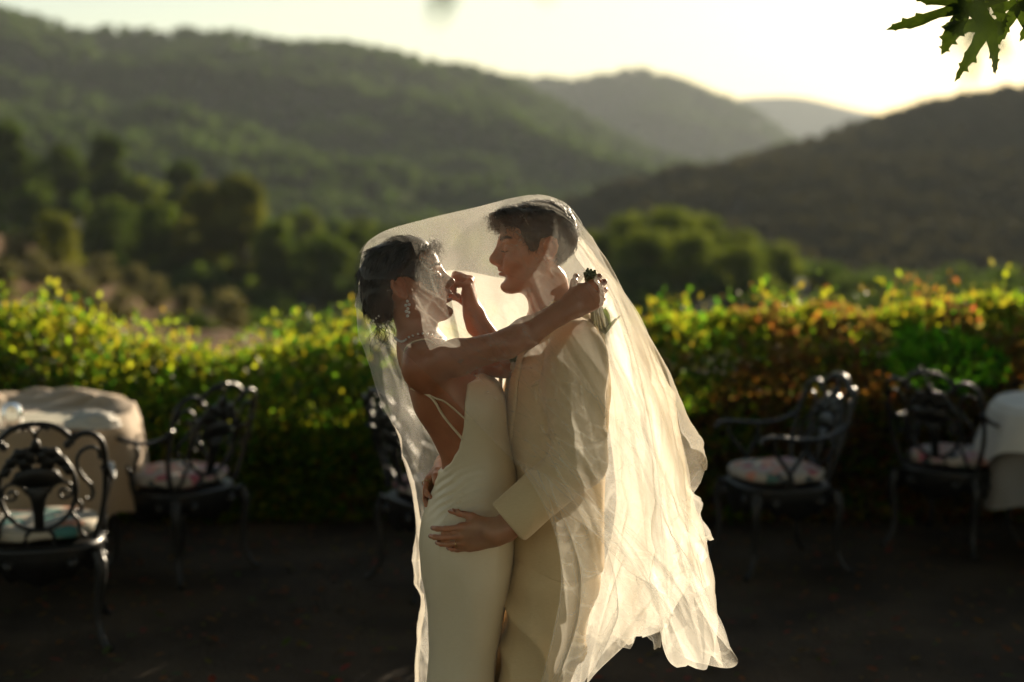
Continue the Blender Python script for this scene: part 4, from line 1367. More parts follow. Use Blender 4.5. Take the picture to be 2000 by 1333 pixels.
def strands(name, roots, dirs, length, mat, parent, r, seg=8, curl=0.0, curl_r=.006, gravity=.3, rad=.0007, wob=.2, turns=2.0):
    """Hair as thin tapering strands growing from roots along dirs, optionally coiling."""
    n = len(roots)
    d = dirs / np.linalg.norm(dirs, axis=1, keepdims=True)
    L = length * r.uniform(.7, 1.25, n)
    a = np.cross(d, r.normal(size=(n, 3))); a /= np.linalg.norm(a, axis=1, keepdims=True)
    b = np.cross(d, a)
    ph = r.uniform(0, 6.28, n); tw = turns * r.uniform(.7, 1.3, n) * r.choice([-1, 1], n)
    ts = np.linspace(0, 1, seg)
    wobv = r.normal(size=(n, 3)) * wob
    pts = np.empty((n, seg, 3))
    for j, t in enumerate(ts):
        ang = ph + tw * 2 * np.pi * t
        c_ = curl * curl_r * min(1, t * 3)
        pts[:, j] = roots + L[:, None] * (t * d + t * t * (np.array([0, 0, -gravity]) + wobv * .5)) \
            + c_ * ((np.cos(ang) - np.cos(ph))[:, None] * a + (np.sin(ang) - np.sin(ph))[:, None] * b)
    tan = np.gradient(pts, axis=1); tan /= np.linalg.norm(tan, axis=2, keepdims=True) + 1e-9
    u = np.cross(tan, np.array([.31, .77, .55])); u /= np.linalg.norm(u, axis=2, keepdims=True) + 1e-9
    v = np.cross(tan, u)
    rr = rad * (1 - .75 * ts)[None, :, None]
    V = np.stack([pts + rr * (math.cos(q) * u + math.sin(q) * v) for q in (0, 2.094, 4.189)], 2).reshape(-1, 3)
    j, k = np.meshgrid(np.arange(seg - 1), np.arange(3), indexing='ij')
    q = np.stack([j * 3 + k, j * 3 + (k + 1) % 3, (j + 1) * 3 + (k + 1) % 3, (j + 1) * 3 + k], -1).reshape(-1, 4)
    Q = (q[None] + (np.arange(n) * seg * 3)[:, None, None]).reshape(-1, 4)
    return link(name, mesh_np(name, V, Q), mat, parent)

def pick(V, Q, n, r):
    """Random points with normals on a quad mesh."""
    a, b, c, d = (V[Q[:, i]] for i in range(4))
    nr = np.cross(c - a, d - b); ar = np.linalg.norm(nr, axis=1) + 1e-15
    i = r.choice(len(Q), n, p=ar / ar.sum())
    u, v = r.uniform(size=(2, n, 1))
    p = (a[i] * (1 - u) + b[i] * u) * (1 - v) + (d[i] * (1 - u) + c[i] * u) * v
    return p, nr[i] / ar[i][:, None]

def body_object(name, fld, boxes, mat, parent, tintf=None, sm=1):
    Vs, Qs, n = [], [], 0
    for bx_ in boxes:
        lo, hi, h = bx_[:3]
        V, Q = surface(fld, lo, hi, h)
        V = smooth_mesh(V, Q, sm)
        if len(bx_) > 3:                                   # keep only this box's own share of the surface
            c = V[Q].mean(1)
            Q = Q[(c[:, 2] > bx_[3]) & (c[:, 2] <= bx_[4])]
        Vs.append(V); Qs.append(Q + n); n += len(V)
    V, Q = np.concatenate(Vs), np.concatenate(Qs)
    me = mesh_np(name, V, Q)
    if tintf is not None:
        set_color(me, 'tint', tintf(V))
    o = link(name, me, mat, parent)
    return o, V, Q

def lip_tint(H, fm):
    def f(V):
        q = H.l(V)
        t = np.ones((len(V), 3))
        dz = np.where(q[:, 2] > (-.0515 if fm else -.050), (q[:, 2] + (.0435 if fm else .045)) / .0068, (q[:, 2] + (.061 if fm else .056)) / .0080)
        w = np.exp(-((dz) ** 4) - (q[:, 1] / .022) ** 4) * (q[:, 0] > .088)
        lip = np.array([.82, .50, .52]) if fm else np.array([.85, .58, .55])
        t = t * (1 - w[:, None]) + lip * w[:, None]
        ch = np.exp(-((q[:, 0] - .07) / .03) ** 2 - ((q[:, 2] + .02) / .022) ** 2 - ((np.abs(q[:, 1]) - .045) / .03) ** 2) * .5
        t = t * (1 - ch[:, None]) + np.array([1.05, .85, .83]) * ch[:, None]
        ear = np.exp(-((q[:, 0] + .012) / .02) ** 2 - ((np.abs(q[:, 1]) - .082) / .012) ** 2 - (q[:, 2] / .035) ** 2) * .6
        t = t * (1 - ear[:, None]) + np.array([1.1, .80, .74]) * ear[:, None]
        return t
    return f

# ================================================================== groom
YG, YB = 3.62, 3.57
GY = R(180 + 13)                                        # facing left, a little towards us
HG = Head(P(1052, 489, YG), R(180 + 8), R(-2.5), 1.0)
groom = empty('person', (P(1075, 900, YG)[0], YG, 0))
tag(groom, 'man in a sand linen suit under the veil, both arms round the woman', 'person')
def grow_(px, py, b, w, y=YG):
    q = P(px, py, y); return (q[0], q[1], q[2], b, w)
torso_g = [grow_(1083, 650, .075, .10), grow_(1090, 672, .100, .165), grow_(1088, 700, .112, .195), grow_(1085, 740, .123, .200), grow_(1083, 800, .126, .192), grow_(1084, 900, .116, .175),
           grow_(1084, 980, .112, .172), grow_(1082, 1040, .114, .178), grow_(1080, 1100, .116, .184)]
# body (one continuous surface; most of it is inside the suit)
FG = Field()
FG.loft([(x, y, z, b - .035, w - .035) for x, y, z, b, w in torso_g], GY, .03)
FG.cap(P(1068, 555, YG), P(1088, 668, YG), .054, .060, .03)
FG.cap(P(1078, 640, YG), P(1118, 680, YG - .14), .045, .045, .04)
FG.cap(P(1078, 640, YG), P(1068, 680, YG + .15), .045, .045, .04)
build_head(FG, HG, False)
sh_n, el_n, wr_n = P(1122, 693, YG - .185), P(1134, 902, 3.37), P(972, 1040, 3.335)
sh_f, el_f, wr_f = P(1068, 693, YG + .185), P(985, 880, 3.86), P(868, 912, 3.73)
for a, b, c in ((sh_n, el_n, wr_n), (sh_f, el_f, wr_f)):
    FG.cap(a, b, .05, .042, .02); FG.cap(b, c, .042, .028, .02)
hand_n, nb_n = build_hand(FG, wr_n, (-.93, .16, -.20), (-.25, -.10, .95), .94, ((8, 18, 16), (9, 20, 18), (10, 22, 18), (10, 24, 18)), 1.5, (12, 6, 6), 30, back=1)
wrf2 = P(866, 915, 3.70)
hand_f, nb_f = build_hand(FG, wrf2, (-.32, -.72, -.42), (-.1, -.45, .88), .97, ((15, 24, 18), (15, 26, 20), (14, 28, 20), (14, 28, 20)), 5, (10, 10, 10), 25, back=-1)
lz = [(-.085, .09), (.085, -.09)]
for k, (dy, dx) in enumerate(lz):
    hp = P(1080, 1105, YG + dy); kn_ = np.array([P(1052 - 20 * k, 1400, YG + dy)[0], YG + dy, .50]); an = np.array([P(1048 - 25 * k, 1500, YG + dy)[0], YG + dy, .08])
    FG.cap(hp, kn_, .07, .06, .03); FG.cap(kn_, an, .055, .04, .02)
    FG.cap(an, an + [-.13, 0, -.04], .036, .03, .02)
o, Vg, Qg = body_object('body', FG, [(HG.o - [.16, .14, .125], HG.o + [.16, .14, .16], .0028, HG.o[2] - .1005, 9),
                                      (np.array([HG.o[0] - .10, YG - .12, P(1080, 668, YG)[2]]), np.array([HG.o[0] + .12, YG + .12, HG.o[2] - .085]), .0042, 0, HG.o[2] - .0985),
                                      (np.array(P(850, 1110, 3.3)) - .02, np.array(P(985, 985, 3.55)) + .02, .0026),
                                      (np.array([P(820, 1000, 3.4)[0], 3.42, P(820, 1020, 3.5)[2]]), np.array([P(885, 900, 3.7)[0], 3.78, P(885, 880, 3.7)[2]]), .0026),
                                      ((-.25, 3.2, 0.0), (.45, 4.0, P(1080, 668, YG)[2] + .03), .012)], m_skin_g, groom, lip_tint(HG, False))
o.location = -np.array(groom.location)

# suit
def fold_field(amp, scale, seed, stretch=(1, 1, 1)):
    st = np.array(stretch)
    def f(p):
        return -amp * (1 - 2 * np.abs(fbm(p * st * scale, 2, seed)))
    return f
BIG = ((-9, -9, -9), (9, 9, 9))
FJ = Field()
FJ.loft(torso_g, GY, .03, 2.2)
FJ.cap(P(1082, 636, YG), P(1116, 674, YG - .14), .050, .062, .05)
FJ.cap(P(1082, 636, YG), P(1066, 676, YG + .15), .050, .062, .05)
FJ.cap(P(1094, 612, YG), P(1102, 670, YG), .062, .09, .05)
def sleeve(F_, a, b, c, r0=.073, r1=.060, r2=.054):
    F_.cap(a, b, r0, r1, .028); F_.cap(b, c, r1, r2, .02)
cuff_n = wr_n + (el_n - wr_n) / np.linalg.norm(el_n - wr_n) * .045
cuff_f = wr_f + (el_f - wr_f) / np.linalg.norm(el_f - wr_f) * .03
sleeve(FJ, sh_n, el_n, cuff_n); sleeve(FJ, sh_f, el_f, cuff_f)
hem_z = P(1080, 1098, YG)[2]
FJ.add(lambda p: hem_z + .012 * np.sin(p[:, 0] * 30) - p[:, 2], *BIG, .004, 'i')
# cuff cut: flat opening at the sleeve end
for b, c in ((el_n, cuff_n), (el_f, cuff_f)):
    d = (c - b) / np.linalg.norm(c - b)
    def cutf(p, c=c, d=d):
        near = np.linalg.norm(p - c, axis=1) < .11
        return np.where(near, (p - c) @ d - .006, -1)
    FJ.add(cutf, c - .12, c + .12, .003, 'i')
    FJ.cap(c - d * .03, c + d * .10, .040, .040, .002, 's')
# neck opening and front V
FJ.cap(P(1070, 560, YG), P(1086, 650, YG), .062, .066, .006, 's')
fwd = np.array([math.cos(GY), math.sin(GY), 0])
def vcut(p):
    q = p - np.array(P(1083, 660, YG))
    u = q @ fwd; v = q @ np.array([-fwd[1], fwd[0], 0])
    z = q[:, 2]
    wdt = np.clip(.062 * (1 + z / .26), 0, .07)
    return np.where(u > .02, np.abs(v) - wdt, .2) + np.where(z < -.26, .2, 0)
FJ.add(vcut, P(960, 860, YG - .2), P(1100, 640, YG + .2), .004, 's')
def sleeve_folds(p):
    d = np.zeros(len(p))
    for (a, b, c) in ((sh_n, el_n, cuff_n),):
        # soft rings at the elbow and slanting pulls along the upper sleeve
        w = np.exp(-(np.linalg.norm(p - b, axis=1) / .10) ** 2)
        ax = (c - a) / np.linalg.norm(c - a)
        ph = (p @ ax) * 95 + 5 * vnoise(p * 9, 5)
        d += -.0095 * w * (1 - 2 * np.abs(np.sin(ph * .5)) ** .8)
        ax2 = (b - a) / np.linalg.norm(b - a); sd_ = np.array([.5, .5, .7])
        w2 = np.exp(-(np.linalg.norm(p - (a * .6 + b * .4), axis=1) / .14) ** 2)
        d += -.0058 * w2 * np.sin((p @ (ax2 * .5 + sd_)) * 75 + 4 * vnoise(p * 7, 9))
    return d
FJ.add(sleeve_folds, sh_n - .2, np.maximum(el_n, sh_n) + .25, 0, 'd')
FJ.add(fold_field(.0075, 9, 3, (1, 1, .55)), *BIG, 0, 'd')
# armhole seam
sm_c = sh_n + np.array([-.012, .055, -.005])
def seam(p):
    d = (p - sm_c) @ np.array([-.55, .83, .06])
    return .0035 * np.exp(-(d / .004) ** 2) * (p[:, 1] < YG - .05) * (np.linalg.norm(p - sm_c, axis=1) < .14)
FJ.add(seam, sm_c - .15, sm_c + .15, 0, 'd')
Vj, Qj = surface(FJ, (-.30, 3.22, hem_z - .03), (.42, 4.0, P(1080, 585, YG)[2]), .0055)
Vj = smooth_mesh(Vj, Qj, 1)
o = link('jacket', mesh_np('jacket', Vj, Qj), m_suit, groom); o.location = -np.array(groom.location)
jacket = o
# buttons on the cuff, pocket welt, chest pocket
g = Geo()
for k in range(3):
    dirc = (el_n - cuff_n) / np.linalg.norm(el_n - cuff_n)
    c_ = cuff_n + dirc * (.02 + .017 * k) + np.array([.30, -.50, -.80]) * .0575
    blob(g, c_ - np.array(groom.location), (.005, .003, .005))
bt = g.obj('button', pbr('horn', (.10, .06, .03), (.16, .10, .05), rough=.4), groom)
# lapels: two folded flaps on the chest
def lapel(sgn):
    side = np.array([-fwd[1], fwd[0], 0]) * sgn
    base = np.array(P(1083, 660, YG)) - np.array(groom.location)
    rows = []
    for t in np.linspace(0, 1, 14):
        z = .02 - .285 * t
        inner = .062 * (1 - t) + .004; width = .052 * math.sin(math.pi * min(1, .25 + .75 * (1 - t))) + .006
        row = []
        for s_ in np.linspace(0, 1, 6):
            v = inner + width * s_
            zz = z + .022 * s_ * (t < .5) * (1 - t)
            hh = np.interp(zz + base[2], [r_[2] for r_ in torso_g[::-1]], [r_[3] for r_ in torso_g[::-1]])
            ww = np.interp(zz + base[2], [r_[2] for r_ in torso_g[::-1]], [r_[4] for r_ in torso_g[::-1]])
            u = hh * (max(0, 1 - (v / ww) ** 2.2)) ** (1 / 2.2) + .006 + .005 * math.sin(math.pi * s_)
            row.append(base + [0, 0, zz] + fwd * u + side * v)
        rows.append(row)
    V = np.array(rows).reshape(-1, 3)
    o = link('lapel', mesh_np('lapel', V, grid_faces(14, 6)), m_suit, groom)
    md = o.modifiers.new('thickness', 'SOLIDIFY'); md.thickness = .003
    return o
lapel(1); lapel(-1)
# jacket collar at the back of the neck
def collar(name, r0, h0, h1, flare, mat, a0, a1, tilt, zoff, pts_drop=0.0, th=.0025):
    c0 = np.array(P(1082, 592, YG)) - np.array(groom.location)
    back_ang = GY + math.pi
    rows = []
    for a in np.linspace(a0, a1, 40):
        row = []
        q = abs(a) / max(abs(a0), abs(a1))
        for t in np.linspace(0, 1, 8):
            zz = h0 + (h1 - h0) * (1 - abs(2 * t - 1)) if flare else h0 + (h1 - h0) * t
            rr = r0 + (.004 if t < .5 else .004 + flare * (t - .5) * 2)
            ang = back_ang + a
            drop = tilt * (1 - math.cos(a)) * .5 + (pts_drop * max(0, q - .75) * 4 * max(0, t - .5) * 2)
            row.append(c0 + [rr * math.cos(ang) * 1.0, rr * math.sin(ang) * 1.02, zz - drop + zoff])
        rows.append(row)
    o = link(name, mesh_np(name, np.array(rows).reshape(-1, 3), grid_faces(40, 8)), mat, groom)
    md = o.modifiers.new('thickness', 'SOLIDIFY'); md.thickness = th
    return o
collar('shirt_collar', .062, -.020, .040, .010, m_shirt, -2.85, 2.85, .075, .012, .022)
collar('jacket_collar', .071, -.045, .018, .014, m_suit, -2.1, 2.1, .085, .010, .0, .004)
# shirt front
FS = Field()
FS.loft([(x, y, z, b - .006, w - .03) for x, y, z, b, w in torso_g[:6]], GY, .03)
FS.cap(P(1076, 632, YG), P(1086, 690, YG), .058, .07, .02)
FS.add(lambda p: .0 - (p - np.array(P(1083, 660, YG))) @ fwd, *BIG, .004, 'i')
Vs_, Qs_ = surface(FS, P(960, 860, YG - .2), np.array(P(1110, 640, YG + .2)), .007)
o = link('shirt', mesh_np('shirt', Vs_, Qs_), m_shirt, groom); o.location = -np.array(groom.location)
# trousers
FT = Field()
FT.loft([grow_(1079, 1060, .104, .165), grow_(1078, 1100, .108, .172), grow_(1074, 1160, .106, .168), grow_(1068, 1215, .098, .162), grow_(1058, 1290, .080, .15), grow_(1050, 1350, .05, .12)], GY, .03)
for k, (dy, dx) in enumerate(lz):
    hp = P(1072, 1150, YG + dy); kn_ = np.array([P(1036 - 34 * k, 1400, YG + dy)[0], YG + dy, .50]); an = np.array([P(1040 - 34 * k, 1500, YG + dy)[0], YG + dy, .04])
    FT.cap(hp, kn_, .100, .084, .05); FT.cap(kn_, an, .082, .085, .03)
def leg_folds(p):
    a = 6 * vnoise(p * 5, 3)
    return -.0105 * (1 - 2 * np.abs(np.sin((p[:, 0] * 15 + p[:, 2] * 7) + a * .6)) ** .7) * np.exp(-((p[:, 2] - .62) / .35) ** 2) - .0045 * (1 - 2 * np.abs(fbm(p * np.array([9, 9, 4]), 2, 12)))
FT.add(leg_folds, *BIG, 0, 'd')
FT.add(lambda p: .03 - p[:, 2], *BIG, .003, 'i')
Vt, Qt = surface(FT, (-.20, 3.38, .02), (.30, 3.90, P(1080, 1070, YG)[2]), .0075)
Vt = smooth_mesh(Vt, Qt, 1)
o = link('trousers', mesh_np('trousers', Vt, Qt), m_suit, groom); o.location = -np.array(groom.location)
for k, (dy, dx) in enumerate(lz):
    an = np.array([P(1046 - 30 * k, 1500, YG + dy)[0], YG + dy, .04]) - np.array(groom.location)
    FSh = Field(); FSh.cap(an + [.05, 0, 0], an + [-.06, 0, .0], .045, .042, .02); FSh.cap(an + [-.06, 0, -.005], an + [-.17, 0, -.012], .042, .03, .03)
    FSh.add(lambda p: .002 - p[:, 2], *BIG, .004, 'i')
    V_, Q_ = surface(FSh, an + [-.25, -.08, -.06], an + [.13, .08, .08], .008)
    link('shoe', mesh_np('shoe', V_, Q_), m_shoe, groom)
# wedding ring
def ring(name, js, t, rad, parent, mat=m_gold):
    a, b = np.asarray(js[0]), np.asarray(js[1])
    c_ = a + (b - a) * t; d = (b - a) / np.linalg.norm(b - a)
    u = np.cross(d, [.3, .5, .8]); u /= np.linalg.norm(u); v = np.cross(d, u)
    g = Geo(); an = np.linspace(0, 2 * np.pi, 24, endpoint=False)
    tube(g, c_ + rad * (np.cos(an)[:, None] * u + np.sin(an)[:, None] * v) - np.array(parent.location), .0013, 6, closed=True)
    g.obj(name, mat, parent)
ring('wedding_ring', hand_n[2], .45, .0092, groom)
# pocket welts lying on the jacket
def welt(x0, y0, x1, y1, hgt, y):
    n, m = 16, 5
    pts = np.array([[P(x0 + (x1 - x0) * a, y0 + (y1 - y0) * a + hgt * b, y) for b in np.linspace(0, 1, m)] for a in np.linspace(0, 1, n)]).reshape(-1, 3)
    d = np.array([.0012 if 0 < i % m < m - 1 else -.0004 for i in range(n * m)])
    q = on_skin_many(FJ, pts, d + .001)
    o = link('pocket_welt', mesh_np('pocket_welt', q - gl_, grid_faces(n, m)), m_suit, groom)
    md = o.modifiers.new('thickness', 'SOLIDIFY'); md.thickness = .0012
def on_skin_many(fld, p, off):
    p = np.array(p, float)
    for _ in range(10):
        d = fld(p) - off
        gr = np.stack([fld(p + e_) - fld(p - e_) for e_ in np.eye(3) * .002], -1) / .004
        gn = np.linalg.norm(gr, axis=1, keepdims=True).clip(.2)
        p = p - gr / gn * np.clip(d, -.02, .02)[:, None]
    return p
gl_ = np.array(groom.location)
welt(1012, 930, 1070, 926, 11, YG - .17)
welt(1030, 748, 1056, 742, 9, YG - .17)
# fingernails
m_nail = pbr('nail', (.48, .27, .20), (.52, .31, .24), rough=.25)
def nails(joints, nrm, parent, sz=1.0):
    for js in joints:
        d = js[-1] - js[-2]; d /= np.linalg.norm(d)
        n = nrm - d * nrm.dot(d); n /= np.linalg.norm(n)
        s_ = np.cross(d, n)
        c_ = js[-1] + n * .0052 * sz - d * .0035 - np.array(parent.location)
        g = Geo()
        a = np.linspace(0, 2 * np.pi, 14, endpoint=False)
        V = [c_ + n * .0016 * sz] + [c_ + sz * (.0052 * math.cos(q) * s_ + .0066 * math.sin(q) * d - .0016 * abs(math.cos(q)) * n) for q in a]
        T = [(0, 1 + i, 1 + (i + 1) % 14) for i in range(14)]
        g.add(V, None, T); g.obj('fingernail', m_nail, parent)
nails(hand_n, nb_n, groom); nails(hand_f[:4], nb_f, groom)
# brows and lashes
def brow(H, parent, thick, lift, fm, seed, fld):
    r = np.random.default_rng(seed)
    for y in (1, -1):
        n = 260
        t = r.uniform(0, 1, n)
        c_ = np.stack([.0985 - .022 * t ** 1.6, y * (.010 + .040 * t), .033 + lift + .006 * np.sin(t * 2.4) + r.normal(size=n) * thick * (1 - .5 * t)], -1)
        d = np.stack([-.1 - .45 * t, y * np.full(n, .8), .35 - .6 * t + r.normal(size=n) * .2], -1)
        strands('eyebrow', on_skin_many(fld, H.w(c_), .0006) - np.array(parent.location), d @ H.M.T, .009, m_brow, parent, r, 4, gravity=0, rad=.0006, wob=.1)
        n = 40
        t = np.linspace(0, 1, n); yy = y * (.020 + .026 * t)
        c_ = np.stack([.0935 - .012 * t ** 1.5 - .002 * np.abs(t - .5), yy, .0035 - .003 * np.sin(np.pi * t)], -1)
        d = np.stack([np.full(n, .8), y * (.1 + .5 * t), -.35 + 0 * t], -1)
        strands('eyelashes', H.w(c_) - np.array(parent.location), d @ H.M.T, .008, m_brow, parent, r, 5, gravity=-.5, rad=.0005, wob=.08)
brow(HG, groom, .0026, -.001, False, 1, FG)
# hair: close crop at the sides, curls on top and over the forehead
def hair_cap(H, female):
    FH = Field(); s = H.s
    if not female:
        FH.ell(H.w((-.006, 0, .037)), np.array((.0975, .080, .086)) * s, .01, 'u', H.M)
        FH.ell(H.w((.030, 0, .084)), np.array((.062, .064, .034)) * s, .02, 'u', H.M)
        FH.ell(H.w((.074, 0, .086)), np.array((.032, .052, .026)) * s, .015, 'u', H.M)
        FH.ell(H.w((-.022, 0, .084)), np.array((.066, .058, .034)) * s, .02, 'u', H.M)
        def line(p):
            q = H.l(p); x, y, z = q[:, 0], np.abs(q[:, 1]), q[:, 2]
            front = z - (.066 + .010 * (y / .06) ** 2)                       # fringe edge
            temple = z - np.interp(x, [-.13, -.07, -.045, -.028, -.026, .005, .012, .032, .036, .052, .062, .075, .13], [-.075, -.072, -.040, .020, .034, .032, .004, -.004, .010, .038, .058, .064, .066])
            return -s * np.minimum(temple, 10)
        FH.add(line, *BIG, .006, 'i')
        FH.add(lambda p: -.006 * fbm(H.l(p) * 55, 3, 4) * np.clip((H.l(p)[:, 2] - .03) / .05, .15, 1), *BIG, 0, 'd')
    else:
        FH.ell(H.w((-.014, 0, .038)), np.array((.096, .084, .087)) * s, .01, 'u', H.M)
        FH.ell(H.w((-.074, 0, -.014)), np.array((.046, .056, .058)) * s, .03, 'u', H.M)       # low knot
        FH.ell(H.w((.022, 0, .090)), np.array((.058, .060, .034)) * s, .02, 'u', H.M)
        for y in (1, -1):
            FH.ell(H.w((.026, y * .066, .030)), np.array((.032, .018, .042)) * s, .015, 'u', H.M)
        def line(p):
            q = H.l(p); x, z = q[:, 0], q[:, 2]
            temple = z - np.interp(x, [-.16, -.10, -.062, -.040, -.032, -.012, .010, .028, .040, .052, .066, .085, .13], [-.105, -.095, -.075, -.034, .022, .030, .026, .010, .012, .036, .058, .070, .075])
            return -s * temple
        FH.add(line, *BIG, .008, 'i')
        def flow(p):
            q = H.l(p)
            return -.0022 * np.sin(80 * (q[:, 2] + .35 * q[:, 0]) + 3 * vnoise(q * 14, 3)) - .0012 * fbm(q * 40, 2, 6)
        FH.add(flow, *BIG, 0, 'd')
    V, Q = surface(FH, H.o - .19, H.o + .19, .0035)
    return V, Q
hr = np.random.default_rng(3)
Vh, Qh = hair_cap(HG, False)
gl = np.array(groom.location)
hair_g = link('hair', mesh_np('hair', Vh - gl, Qh), m_hair, groom)
p_, n_ = pick(Vh, Qh, 5200, hr)
q_ = HG.l(p_)
keep = (q_[:, 2] > .02) | (q_[:, 0] < -.03) | (hr.uniform(size=len(q_)) < .5)
p_, n_, q_ = p_[keep], n_[keep], q_[keep]
topw = np.clip((q_[:, 2] - .05) / .05, 0, 1)
fl = np.stack([.6 * np.ones(len(q_)), .3 * np.sign(q_[:, 1]), -.35 * np.ones(len(q_))], -1) @ HG.M.T
d_ = fl - n_ * np.sum(fl * n_, 1, keepdims=True) + n_ * (.05 + .05 * topw)[:, None]
strands('hair_strands', p_ - n_ * .003 - gl, d_, .020, m_hair, hair_g, hr, 7, curl=.7, curl_r=.003, gravity=.1, rad=.0007, wob=.2, turns=.7)
# front curls
ct_ = np.stack([hr.uniform(.060, .102, 420), hr.uniform(-.055, .055, 420), hr.uniform(.068, .102, 420)], -1)
dd_ = np.stack([.5 + hr.uniform(-.3, .5, 420), ct_[:, 1] * 8, -.5 + hr.uniform(-.4, .5, 420)], -1)
strands('fringe_curls', HG.w(ct_) - gl, dd_ @ HG.M.T, .026, m_hair, hair_g, hr, 16, curl=1.0, curl_r=.0075, gravity=.1, rad=.0011, wob=.25, turns=1.5)
# boutonniere on the lapel
bq = P(1006, 712, YG - .085)
bo = Geo()
bl = empty('boutonniere', bq); tag(bl, 'small white flower and green leaves pinned to the sand lapel', 'flower')
m_petal = leaf_mat('white_petals', (.62, .58, .46), (.70, .66, .55), .3, scale=30, tint=(.5, .5, .45))
m_green = leaf_mat('bouquet_leaf', (.05, .08, .03), (.09, .12, .05), .3, scale=20)
rr_ = np.random.default_rng(8)
for k in range(5):
    g = Geo()
    V, Q = leaf_cloud(40, [(0, 0, 0)], [.009], .006, rr_); g.add(V + rr_.normal(size=3) * [.008, .004, .014], Q); g.obj('blossom', m_petal, bl, False)
for k in range(6):
    LV, LT = leaf_shape(.032); g = Geo(); a = rr_.uniform(-1, 1)
    M3 = np.array(Matrix.Rotation(a, 3, 'Y')) @ np.array(Matrix.Rotation(1.4 + rr_.normal() * .3, 3, 'X'))
    g.add(LV @ M3.T + rr_.normal(size=3) * .004, None, LT); g.obj('leaf', m_green, bl)

# ================================================================== bride
HB = Head(P(794, 560, YB), R(4), R(14), .985)
BY = R(4)
bride = empty('person', (P(910, 900, YB)[0], YB, 0))
tag(bride, 'woman in an ivory backless dress under the veil, laughing, one arm round the man', 'person')
blc = np.array(bride.location)
def brow_(px, py, b, w): 
    q = P(px, py, YB); return (q[0], q[1], q[2], b, w)
torso_b = [brow_(826, 668, .046, .060), brow_(832, 682, .052, .085), brow_(842, 698, .064, .120), brow_(856, 725, .083, .142), brow_(876, 765, .100, .146), brow_(896, 805, .112, .140), brow_(914, 850, .096, .124),
           brow_(930, 895, .088, .116), brow_(934, 925, .092, .120), brow_(926, 965, .102, .138), brow_(914, 1015, .111, .156), brow_(911, 1065, .114, .163), brow_(911, 1120, .110, .162), brow_(910, 1190, .092, .150),
           brow_(905, 1270, .080, .140), brow_(898, 1340, .078, .138), brow_(888, 1480, .098, .155), brow_(878, 1600, .14, .195), brow_(872, 1735, .175, .24)]
FB = Field()
FB.loft(torso_b[:16], BY, .03)
FB.cap(P(800, 600, YB), P(826, 690, YB), .047, .049, .03)
build_head(FB, HB, True)
bs_n, be_n, bw_n = P(832, 716, YB - .150), P(990, 672, 3.27), P(1112, 602, 3.345)
bs_f, be_f, bw_f = P(850, 712, YB + .150), P(984, 712, 3.60), P(926, 616, 3.65)
FB.cap(P(825, 690, YB), bs_n + [-.01, .02, .01], .042, .046, .05)
FB.cap(P(828, 690, YB), bs_f + [-.01, -.02, .01], .042, .046, .05)
FB.ell(bs_n + [-.004, .012, -.01], (.050, .044, .052), .03)
for a, b, c in ((bs_n, be_n, bw_n), (bs_f, be_f, bw_f)):
    m1 = a + (b - a) * .4; m2 = b + (c - b) * .3
    FB.cap(a, m1, .045, .042, .02); FB.cap(m1, b, .041, .032, .02); FB.cap(b, m2, .033, .0345, .015); FB.cap(m2, c, .0345, .0225, .015)
# shoulder blade and spine modelling
FB.ell(P(838, 775, YB - .075), (.030, .045, .062), .03)
FB.cap(P(800, 740, YB), P(842, 905, YB), .010, .010, .014, 's')
bh_n, bn_n = build_hand(FB, bw_n, (.80, .22, .42), (-.45, -.15, .88), .88, ((45, 50, 35), (48, 52, 35), (50, 52, 35), (50, 50, 35)), 2, (40, 30, 20), 40, back=-1, r=.9)
bh_f, bn_f = build_hand(FB, bw_f, (-.16, .02, .97), (.10, .95, .10), .95, ((58, 82, 50), (62, 84, 50), (66, 84, 50), (70, 84, 50)), 1, (55, 40, 30), 5, back=1, r=.95)
FB.ell((bh_f[1][0] + bh_f[1][2] + bh_f[2][1]) / 3, (.017, .020, .020), .008)
o, Vb, Qb = body_object('body', FB, [(HB.o - [.13, .12, .125], HB.o + [.15, .12, .13], .0028, HB.o[2] - .1005, 9),
                                     ((P(905, 640, 3.3)[0], 3.2, HB.o[2] - .13), (P(1200, 600, 3.4)[0], 3.54, P(1100, 520, 3.4)[2]), .0032, HB.o[2] - .1005, 9),
                                     ((P(875, 600, 3.6)[0], 3.545, HB.o[2] - .13), np.array(P(965, 505, 3.66)) + [0, .08, 0], .0028, HB.o[2] - .1005, 9),
                                     ((-.30, 3.2, P(900, 960, YB)[2]), (.26, 3.85, HB.o[2] - .085), .0042, 0, HB.o[2] - .0985),
                                     ((-.30, 3.3, P(900, 1340, YB)[2]), (.12, 3.85, P(900, 955, YB)[2]), .012)], m_skin_b, bride, lip_tint(HB, True))
o.location = -blc
# teeth seen between the lips
FTe = Field(); FTe.ell(HB.w((.0845, 0, -.0505)), np.array((.0145, .018, .0045)) * HB.s, .002, 'u', HB.M)
V_, Q_ = surface(FTe, HB.w((.085, 0, -.05)) - .03, HB.w((.085, 0, -.05)) + .03, .0025)
link('teeth', mesh_np('teeth', V_ - blc, Q_), m_teeth, bride)
brow(HB, bride, .0016, .001, True, 2, FB)
